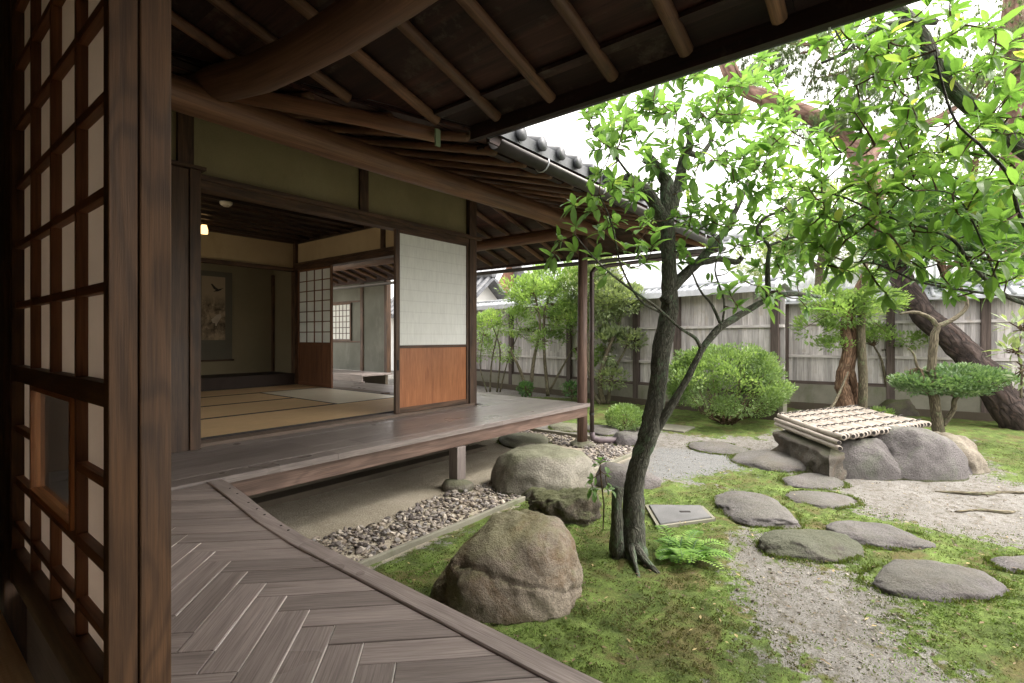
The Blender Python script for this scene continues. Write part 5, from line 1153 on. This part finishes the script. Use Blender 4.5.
# --- small-leaved crowns
def cloud(mb, c, rad, n, L, W, seed, shell=.5, clump=2.2, th=-.1, up=.5, hole=.0, flatb=None):
    r = random.Random(seed); c = Vector(c); cnt = 0; off = Vector((seed, seed * 2.3, 0))
    while cnt < n:
        v = rv(r).normalized(); k = 1 - shell * r.random() ** 1.6
        bump = 1 + .16 * noise.noise(v * 2.3 + off) + .07 * noise.noise(v * 7 + off)
        p = Vector((v.x * rad[0], v.y * rad[1], v.z * rad[2])) * (k * bump)
        if flatb is not None and p.z < flatb: continue
        q_ = c + p; f = noise.noise(q_ * clump + off)
        if f < th + hole * r.random(): cnt += .15; continue
        d = (v + rv(r) * .8 + U * up).normalized(); vv = min(1, max(0, .25 + .5 * r.random() + f * .5)); s_ = r.uniform(.7, 1.25)
        simple_leaf(mb, q_, d, (U + rv(r) * .5).normalized(), L * s_, W * s_, vv); cnt += 1
def shrub(name, label, stems, blobs, leafm, bark='bark_grey', L=.05, W=.026, seed=1, cat='shrub', group=None, base=None, core=True, **k):
    T = Tree(seed)
    for pts, rad in stems: T.limb(pts, rad, 8, .15)
    for i, (px, py, d, rx, ry, rz, n) in enumerate(blobs):
        c = P(px, py, d); cloud(T.leaf, c, (rx, ry, rz), int(n * .72), L * 1.28, W * 1.28, seed * 10 + i, **k)
        if T.nodes:
            for j in range(12):
                v = rv(T.r) * .8; e = c + Vector((v.x * rx, v.y * ry, v.z * rz)); a = min(T.nodes, key=lambda q_: (q_ - e).length); m_ = (a + e) / 2 + rv(T.r) * .08
                T.twig.tube([a, m_, e], [.008, .005, .002], 5, cap=False)
    b = base or stems[0][0][0]; b = P(*b) if b[1] > 15 else Vector(b)
    return T.done(name, label, (b.x, b.y, 0), leafm, bark, cat, group)
# big clipped azalea: many stems from one foot, dense shell
T = Tree(81); ac = P(727, 392, 7.35); ac.z = .60; foot = Vector((ac.x, ac.y, 0))
for i in range(34):
    a = T.r.uniform(0, 6.28); rr_ = T.r.uniform(.3, .85); e = Vector((ac.x + math.cos(a) * rr_ * .9, ac.y + math.sin(a) * rr_ * .9, T.r.uniform(.25, .9))); m_ = foot.lerp(e, .5); m_.z *= .6
    T.twig.tube([foot + rv(T.r) * .12 * Vector((1, 1, 0)).length * .7, m_ + rv(T.r) * .05, e], [.014, .009, .003], 5, cap=False)
T.wood.tube([foot - U * .1, foot + Vector((.02, .01, .12)), foot + Vector((.03, .02, .25))], [.07, .05, .03], 10, wob=.2)
cloud(T.leaf, ac, (.84, .8, .54), 13000, .048, .024, 81, shell=.3, clump=3.5, th=-.12, up=.7, flatb=-.44)
for i in range(46):
    v = rv(T.r).normalized(); 
    if v.z < -.55: continue
    c = ac + Vector((v.x * .8, v.y * .76, v.z * .5)) * T.r.uniform(.82, 1.03); cloud(T.leaf, c, (.17, .17, .11), 230, .05, .025, 300 + i, shell=.6, th=-1, up=.8)
T.done('clipped_azalea', 'big rounded clipped azalea bush in front of the board fence', foot, 'leaf_azalea', 'bark_brown', 'bush')
T = Tree(82); c = G(625, 429); c.z = .155; cloud(T.leaf, c, (.27, .25, .165), 2600, .042, .021, 82, shell=.35, th=-.6, up=.7, flatb=-.17)
for i in range(14): e = Vector((c.x, c.y, .15)) + rv(T.r) * .15; T.wood.tube([(c.x, c.y, -.02), e], [.01, .003], 5)
T.done('low_round_shrub', 'small round clipped shrub beside the veranda corner post', (c.x, c.y, 0), 'leaf_azalea', 'bark_brown', 'shrub')
# shrubs along the far fence, left to right
shrub('feathery_shrub', 'light green feathery shrub with thin bare stems, leftmost along the fence', [([(490, 392, 10.6), (492, 360, 10.6), (500, 325, 10.6)], [.02, .015, .01]), ([(497, 392, 10.6), (500, 350, 10.6), (490, 320, 10.6)], [.02, .014, .01]), ([(500, 392, 10.6), (508, 360, 10.6), (520, 330, 10.6)], [.018, .013, .01]), ([(487, 392, 10.6), (480, 365, 10.6), (484, 330, 10.6)], [.015, .01, .008])],
      [(492, 328, 10.6, .42, .4, .35, 2600), (515, 322, 10.5, .45, .4, .3, 2400), (500, 350, 10.6, .5, .4, .25, 1200), (540, 335, 10.4, .3, .3, .3, 900), (478, 345, 10.7, .3, .3, .35, 900)], 'leaf_shrub', seed=91, th=-.05, L=.05, W=.02)
shrub('spreading_shrub', 'middle green shrub with several curved stems growing against the fence', [([(528, 396, 10.0), (520, 370, 10.0), (510, 350, 10.0)], [.04, .03, .02]), ([(530, 396, 10.0), (534, 360, 10.0), (540, 325, 10.0), (535, 295, 10.0)], [.045, .035, .025, .015]), ([(548, 396, 10.1), (544, 350, 10.1), (545, 310, 10.1), (555, 285, 10.1)], [.04, .03, .025, .015]), ([(550, 390, 10.1), (562, 368, 10.1), (572, 350, 10.1)], [.025, .02, .012])],
      [(540, 300, 10.0, .65, .6, .45, 5200), (520, 290, 10.2, .5, .4, .3, 2200), (565, 285, 10.1, .5, .45, .45, 3800), (570, 322, 10.0, .4, .4, .4, 2600), (590, 350, 9.8, .25, .3, .3, 1000), (548, 340, 10, .4, .3, .2, 800), (545, 277, 10.2, .35, .35, .25, 1700)], 'leaf_shrub', seed=92, th=-.08, L=.055, W=.028)
shrub('dusty_shrub', 'grey-green shrub with dark crooked stems just right of the corner post', [([(603, 404, 9.4), (600, 380, 9.4), (608, 350, 9.4), (620, 320, 9.4), (618, 290, 9.4)], [.06, .045, .035, .025, .015]), ([(608, 404, 9.4), (612, 375, 9.4), (625, 350, 9.4), (632, 330, 9.4)], [.04, .03, .02, .012]), ([(600, 404, 9.4), (593, 390, 9.4), (588, 360, 9.4), (592, 300, 9.4)], [.04, .03, .025, .015])],
      [(605, 300, 9.4, .42, .4, .45, 3200), (625, 300, 9.3, .35, .35, .3, 1700), (585, 285, 9.6, .4, .4, .4, 2600), (610, 345, 9.4, .35, .35, .35, 1700), (632, 340, 9.3, .25, .25, .2, 600), (600, 270, 9.6, .45, .4, .3, 2000), (612, 378, 9.4, .3, .3, .2, 700)], 'leaf_dusty', seed=93, th=-.2, L=.062, W=.032, clump=1.6)
for i, (px, lab) in enumerate(((526, 'tuft of dark leaves at the foot of the spreading shrub'), (572, 'low leafy sprout between the middle and dusty shrubs by the fence'))):
    shrub('low_plant', lab, [([(px, 400, 9.9), (px, 392, 9.9)], [.012, .006])], [(px, 389, 9.9, .16 + .1 * i, .15, .13, 420)], 'leaf_dark', seed=101 + i, L=.05, W=.03, cat='plant')
# gnarled tree behind the well
T = Tree(44); dd_ = 7.6
T.limb([(843, 423, dd_), (845, 400, dd_), (842, 378, dd_), (848, 350, dd_), (845, 325, dd_), (850, 305, dd_), (858, 290, dd_), (866, 270, dd_)], [.13, .09, .085, .075, .07, .07, .05, .03], 16, .5)
T.limb([(853, 423, dd_ + .05), (855, 395, dd_ + .05), (851, 370, dd_), (855, 345, dd_), (852, 318, dd_)], [.09, .05, .05, .045, .04], 12, .5)
T.limb([(838, 423, dd_), (835, 415, dd_ - .1), (822, 425, dd_ - .25)], [.06, .045, .03], 10, .3)
for i, (px, py, rx, ry, rz, n) in enumerate([(842, 312, .55, .5, .22, 2600), (870, 302, .5, .45, .2, 2300), (815, 328, .3, .3, .22, 900), (855, 285, .45, .4, .22, 1700), (822, 300, .35, .3, .2, 1100), (836, 345, .3, .3, .1, 500)]): cloud(T.leaf, P(px, py, dd_), (rx, ry, rz), int(n * .7), .066, .036, 440 + i, th=-.05)
for j in range(26): a = P(850, 300, dd_) + rv(T.r) * .1; e = P(845 + T.r.uniform(-45, 45), 308 + T.r.uniform(-22, 25), dd_); T.twig.tube([a, (a + e) / 2 + rv(T.r) * .06, e], [.012, .008, .003], 5, cap=False)
T.done('gnarled_tree', 'small gnarled brown-trunked tree with flaking twisted stems behind the well', P(847, 423, dd_) * 1.0, 'leaf_shrub', 'bark_brown'); bpy.context.scene.objects[-1]
mb = MB(); mb.tube(*smooth_path([tuple(P(862, 425, 7.5)), tuple(P(863, 380, 7.5)), tuple(P(861, 330, 7.5)), tuple(P(864, 290, 7.5)), tuple(P(866, 262, 7.5))], [.062, .058, .055, .045, .03]), 14, wob=.08)
pp = P(862, 425, 7.5); tag(mb.build('bare_trunk', M['bark_grey'], loc=(pp.x, pp.y, 0), smooth=True), 'straight grey-green bare trunk standing right beside the gnarled brown one', 'tree trunk')
mb = MB(); pa = P(822, 418, 6.9); mb.tube(*smooth_path([tuple(pa), tuple(P(835, 402, 7.1)), tuple(P(848, 372, 7.4))], [.02, .018, .012]), 8, wob=.2); tag(mb.build('leaning_branch', M['bark_grey'], loc=(pa.x, pa.y, 0), smooth=True), 'thin pale branch leaning on the gnarled trunk behind the well', 'branch')
# slim sapling with a flat crown, by the fence
shrub('slim_sapling', 'slim sapling with a curved thin stem and a flat crown before the rear fence', [([(891, 412, 8.3), (887, 388, 8.3), (882, 362, 8.3), (874, 346, 8.3)], [.03, .022, .018, .012]), ([(882, 350, 8.3), (905, 349, 8.3)], [.012, .008])],
      [(890, 338, 8.3, .55, .4, .16, 2000), (912, 340, 8.2, .4, .35, .14, 1200), (872, 332, 8.3, .3, .3, .15, 800)], 'leaf_shrub', seed=94, L=.045, W=.025, cat='sapling', th=-.2)
# cloud-pruned tree
cd = 6.0
shrub('cloud_pruned_tree', 'little cloud-pruned tree with a flat green tier above the grassy bank right of the well', [([(938, 442, cd), (937, 420, cd), (934, 400, cd), (932, 375, cd), (934, 340, cd), (938, 325, cd)], [.07, .055, .05, .045, .042, .035]), ([(943, 425, cd), (953, 410, cd), (956, 398, cd), (972, 388, cd)], [.03, .028, .024, .015]), ([(937, 326, cd), (930, 318, cd), (915, 312, cd), (900, 314, cd)], [.03, .024, .02, .012]), ([(938, 326, cd), (955, 318, cd), (967, 305, cd), (960, 285, cd)], [.03, .024, .02, .012]),
       ([(930, 372, cd), (918, 368, cd), (914, 355, cd), (908, 348, cd)], [.016, .014, .012, .008])],
      [(930, 383, cd, .36, .4, .13, 2600), (960, 378, cd, .42, .4, .15, 3200), (988, 379, cd, .28, .3, .11, 1500), (915, 385, cd, .2, .2, .10, 900), (955, 389, cd, .42, .35, .08, 1200)], 'leaf_cloud', 'bark_grey', seed=95, L=.036, W=.022, cat='tree', th=-.12, up=.9, clump=4)
# dark leafy tree filling the upper right distance
shrub('dark_evergreen', 'dark fine-leaved evergreen tree behind the overhanging leaves, above the rear fence', [([(955, 335, 8.2), (948, 290, 8.2), (940, 250, 8.2), (945, 200, 8.2)], [.08, .06, .05, .03]), ([(945, 270, 8.2), (985, 240, 8.2), (1010, 215, 8.2)], [.04, .03, .02]), ([(943, 262, 8.2), (905, 245, 8.2), (880, 225, 8.2)], [.04, .03, .02])],
      [(905, 250, 8.2, .7, .6, .3, 3000), (960, 235, 8.3, .9, .7, .35, 5000), (1010, 250, 8.2, .7, .6, .35, 3200), (940, 205, 8.3, .8, .6, .3, 3200), (880, 222, 8.3, .5, .5, .25, 1500), (1000, 205, 8.3, .6, .6, .3, 2200), (985, 285, 8, .5, .4, .18, 1100), (920, 290, 8, .5, .4, .15, 900)], 'leaf_dark', 'bark_brown', seed=96, L=.07, W=.035, cat='tree', th=-.02)
shrub('pale_backdrop_tree', 'pale fine-leaved tree rising beyond the fence between the garden tree and the pines', [([(815, 330, 13), (820, 270, 13), (828, 210, 13)], [.14, .1, .05]), ([(820, 270, 13), (775, 235, 13)], [.07, .03])],
      [(815, 235, 13, 1.3, 1, .6, 3600), (770, 260, 13, 1.0, .8, .45, 2200), (850, 205, 13, 1.2, .9, .6, 2800), (805, 195, 13, .8, .7, .4, 1300), (860, 255, 13, 1.0, .8, .4, 2000)], 'leaf_dusty', 'bark_grey', seed=111, L=.08, W=.045, cat='tree', th=-.0)
shrub('broadleaf_backdrop_tree', 'mid-green leafy tree beyond the rear fence under the pines', [([(960, 330, 11), (965, 250, 11), (975, 160, 11)], [.14, .1, .06]), ([(965, 250, 11), (910, 200, 11)], [.07, .03])],
      [(900, 195, 11, 1.0, .9, .5, 2800), (960, 165, 11, 1.1, .9, .55, 3000), (1010, 140, 11, .9, .8, .6, 2000), (930, 235, 11, 1.2, .9, .4, 2600), (1005, 210, 11, 1.0, .9, .5, 2400), (985, 95, 11.5, .8, .7, .5, 1200)], 'leaf_shrub', 'bark_brown', seed=112, L=.08, W=.04, cat='tree', th=-.02)
shrub('pale_leaved_sapling', 'thin pale-leaved sapling at the right edge before the leaning pine', [([(1021, 398, 5.2), (1022, 370, 5.2), (1018, 350, 5.2), (1024, 330, 5.2)], [.012, .010, .008, .005])], [(1020, 325, 5.2, .16, .15, .10, 60), (1012, 350, 5.2, .14, .1, .06, 40), (1026, 372, 5.2, .15, .1, .1, 50)], 'leaf_dusty', seed=97, L=.09, W=.035, cat='sapling', th=-1)
p_ = G(888, 424); T = Tree(98); cloud(T.leaf, (p_.x + .5, p_.y + .1, .07), (.16, .15, .08), 260, .06, .03, 98, th=-1, up=1); T.twig.tube([(p_.x + .5, p_.y + .1, -.01), (p_.x + .5, p_.y + .1, .1)], .006, 5)
o = thing('low_leafy_plant', 'bright low leafy plant behind the bamboo well cover', 'plant', (p_.x + .5, p_.y + .1, 0)); T.leaf.build('leaves', M['leaf_shrub'], o); T.twig.build('stem', M['twig'], o)

# --- pines
def tuft(mb, p, d, n, L, r, w_=.0035):
    for _ in range(n):
        q_ = (d * .6 + rv(r)).normalized(); s = q_.cross(U).normalized() * w_; e = p + q_ * (L * r.uniform(.7, 1.1)); b = len(mb.v)
        mb.v += [tuple(p - s), tuple(p + s), tuple(e)]; mb.gc += [tuple(p)] * 3; mb.f.append((b, b + 1, b + 2)); mb.fv.append(r.random())
def pine(name, label, limbs, pads, seed, base, w_=.005, L=.13, lim2=()):
    T = Tree(seed)
    for pts, rad in limbs: T.limb(pts, rad, 18, .16, k=6)
    top = MB()
    for px, py, d, rx, rz, n in pads:
        c = P(px, py, d); near_ = min(T.nodes, key=lambda q_: (q_ - c).length)
        for i in range(max(4, n // 24)):
            v = rv(T.r) * .8; e = c + Vector((v.x * rx, v.y * rx, v.z * rz)); m_ = near_.lerp(e, .5) + rv(T.r) * .15; T.twig.tube([near_, m_, e], [.022, .012, .005], 5, cap=False); T.nodes += [m_, e]
        for i in range(n):
            v = rv(T.r); p = c + Vector((v.x * rx, v.y * rx, v.z * rz)); tuft(T.leaf, p, (U * .6 + v).normalized(), 16, L, T.r, w_)
    o = thing(name, label, 'tree', (base.x, base.y, 0)); 
    lo, hi = T.wood, None
    lo.build('trunk', M['bark_pine'], o, True); T.leaf.build('crown', M['needle'], o); T.twig.build('twigs', M['bark_pine_top'], o, True)
    return o, T
pb = P(1030, 430, 6.9)
o, T = pine('leaning_pine', 'leaning pine with a thick dark furrowed trunk in the right background', [([(1040, 450, 6.8), (1010, 410, 7.0), (985, 375, 7.2), (955, 343, 7.5), (925, 316, 7.8), (902, 280, 8.1), (885, 240, 8.4)], [.25, .205, .19, .175, .165, .15, .14])], [], 71, pb)
up = MB(); 
def lim(pts, rad): o_, r_ = smooth_path([tuple(P(*p)) for p in pts], rad, 6); up.tube(o_, r_, 16, wob=.16)
lim([(886, 243, 8.4), (872, 200, 8.6), (866, 170, 8.7), (858, 152, 8.8), (840, 135, 8.9), (815, 118, 9.0), (790, 108, 9.0), (765, 98, 9.0), (745, 90, 9.1), (728, 75, 9.1), (720, 55, 9.2)], [.16, .17, .19, .17, .15, .14, .14, .13, .11, .09, .05])
lim([(866, 160, 8.7), (885, 140, 8.8), (905, 128, 8.9), (930, 122, 9.0), (960, 105, 9.1)], [.12, .09, .075, .06, .03])
lim([(740, 88, 9.1), (732, 70, 9.0), (724, 55, 9.0), (722, 40, 9)], [.09, .10, .08, .05])
up.build('upper_limbs', M['bark_pine_top'], o, True, label='flaking reddish upper limbs of the leaning pine')
PN = Tree(72); PN.nodes = [P(*p) for p in ((866, 170, 8.7), (840, 135, 8.9), (815, 118, 9.0), (790, 108, 9.0), (765, 98, 9.0), (745, 90, 9.1), (728, 75, 9.1), (905, 128, 8.9), (930, 122, 9.0), (960, 105, 9.1))]
for px, py, d, rx, rz, n in [(720, 42, 9.3, .7, .25, 150), (780, 60, 9.2, .9, .25, 230), (850, 80, 9.2, .8, .25, 220), (810, 30, 9.4, .8, .3, 160), (895, 60, 9.2, .8, .3, 190), (830, 130, 9.0, .6, .22, 170), (860, 108, 9.0, .5, .2, 120), (940, 100, 9.3, .9, .3, 190), (880, 170, 9.4, .7, .3, 120), (990, 60, 9.4, .9, .4, 160), (770, 30, 9.4, .5, .2, 90)]:
    c = P(px, py, d)
    for i in range(12):
        v = rv(PN.r); e = c + Vector((v.x * rx, v.y * rx, v.z * rz)); a = min(PN.nodes, key=lambda q_: (q_ - e).length); m_ = a.lerp(e, .5) + rv(PN.r) * .12; PN.twig.tube([a, m_, e], [.022, .014, .006], 5, cap=False); PN.nodes += [m_]
    for i in range(int(n * 1.5)): v = rv(PN.r); tuft(PN.leaf, c + Vector((v.x * rx, v.y * rx, v.z * rz)), (U * .7 + v).normalized(), 20, .13, PN.r, .007)
PN.leaf.build('crown', M['needle'], o); PN.twig.build('twigs', M['bark_pine_top'], o, True)
T2 = Tree(73)
o2 = thing('upright_pine', 'upright pine with a pinkish trunk at the right edge, behind the overhanging leaves', 'tree', P(1012, 337, 9.5) * 1.0); o2.location.z = 0
b2 = P(1012, 337, 9.5); mb = MB(); mb.tube(*smooth_path([(b2.x, b2.y, -.2), (b2.x, b2.y, 1.5), tuple(P(1018, 250, 9.5)), tuple(P(1012, 180, 9.5)), tuple(P(1020, 100, 9.5)), tuple(P(1012, 20, 9.5)), tuple(P(1020, -60, 9.5))], [.24, .22, .2, .19, .18, .16, .13]), 18, wob=.15); mb.build('trunk', M['bark_pine_top'], o2, True)
for px, py in ((1040, 20), (990, -20), (1060, 110), (1000, 30)):
    c = P(px, py, 9.5)
    for i in range(130): v = rv(T2.r); tuft(T2.leaf, c + Vector((v.x * .9, v.y * .9, v.z * .35)), (U * .7 + v).normalized(), 18, .13, T2.r, .007)
    for i in range(6): e = c + rv(T2.r) * .6; T2.twig.tube([P(1018, py + 20, 9.5), e], [.03, .008], 5, cap=False)
T2.leaf.build('crown', M['needle'], o2); T2.twig.build('twigs', M['bark_pine_top'], o2, True)

# --- fern
fb = G(672, 566); fo = thing('fern', 'bright green fern clump at the foot of the garden tree', 'fern', fb); mb = MB(); st = MB(); r = random.Random(6)
fb = G(682, 560)
for i in range(36):
    a = r.uniform(0, 6.283); L = r.uniform(.11, .22); lift = r.uniform(.35, 1.0); b0 = Vector((fb.x, fb.y, .01)) + Vector((r.uniform(-.06, .06), r.uniform(-.06, .06), 0)); pts = []
    for j in range(13):
        t_ = j / 12; hh = math.sin(t_ * 2.1) * L * .55 * lift; pts.append(b0 + Vector((math.cos(a) * L * t_, math.sin(a) * L * t_, hh)))
    st.tube(pts, [.0022] * 13, 4, cap=False); v = r.random()
    for j in range(2, 13):
        d = (pts[j] - pts[j - 1]).normalized(); s = d.cross(U).normalized(); ll = .045 * math.sin(min(1, (j + 1.5) / 14) * 3.0) + .008
        for sg in (-1, 1): simple_leaf(mb, pts[j], (s * sg + d * .35 + U * .05).normalized(), U, ll, .014, min(1, max(0, v + r.uniform(-.15, .15))))
mb.build('fronds', M['fern'], fo); st.build('stalks', M['leaf_dark'], fo)
# fallen leaves and root crumbs
r = random.Random(12); LV = leafmat('fallen_leaves', (.045, .03, .02), (.16, .11, .06), (.42, .34, .16), .1, .7)
mb = MB()
for i in range(1500):
    d = r.uniform(1.9, 7); s = r.uniform(-.2, 1); p = F * d + R * (d * s)
    if p.x < 1.15 or p.y > 2.3: continue
    p.z = float(ground_z(p.x, p.y)) + .012; a = r.uniform(0, 6.28); simple_leaf(mb, p, Vector((math.cos(a), math.sin(a), r.uniform(-.1, .2))), U, r.uniform(.012, .034), r.uniform(.006, .014), r.random())
tag(mb.build('leaf_litter', LV), 'scattered small fallen leaves on the moss and sand', 'leaf litter', kind='stuff')
for pts, lab in (([(935, 492), (960, 493), (985, 494), (1005, 493), (1040, 493)], 'pale surface root snaking over the sand at the right'), ([(955, 512), (980, 511), (1005, 513), (1015, 512)], 'dark surface root lying across the sandy path'), ([(934, 530), (948, 538), (958, 549)], 'short dark stick lying on the moss rim left of the edge stepping stone')):
    mb = MB(); w3 = [G(*p) + U * .004 for p in pts]; mb.tube(*smooth_path(w3, [.006] + [.014] * (len(w3) - 2) + [.005]), 8, wob=.3); tag(mb.build('surface_root', M['bark_grey'], loc=tuple(w3[0]), smooth=True), lab, 'root')
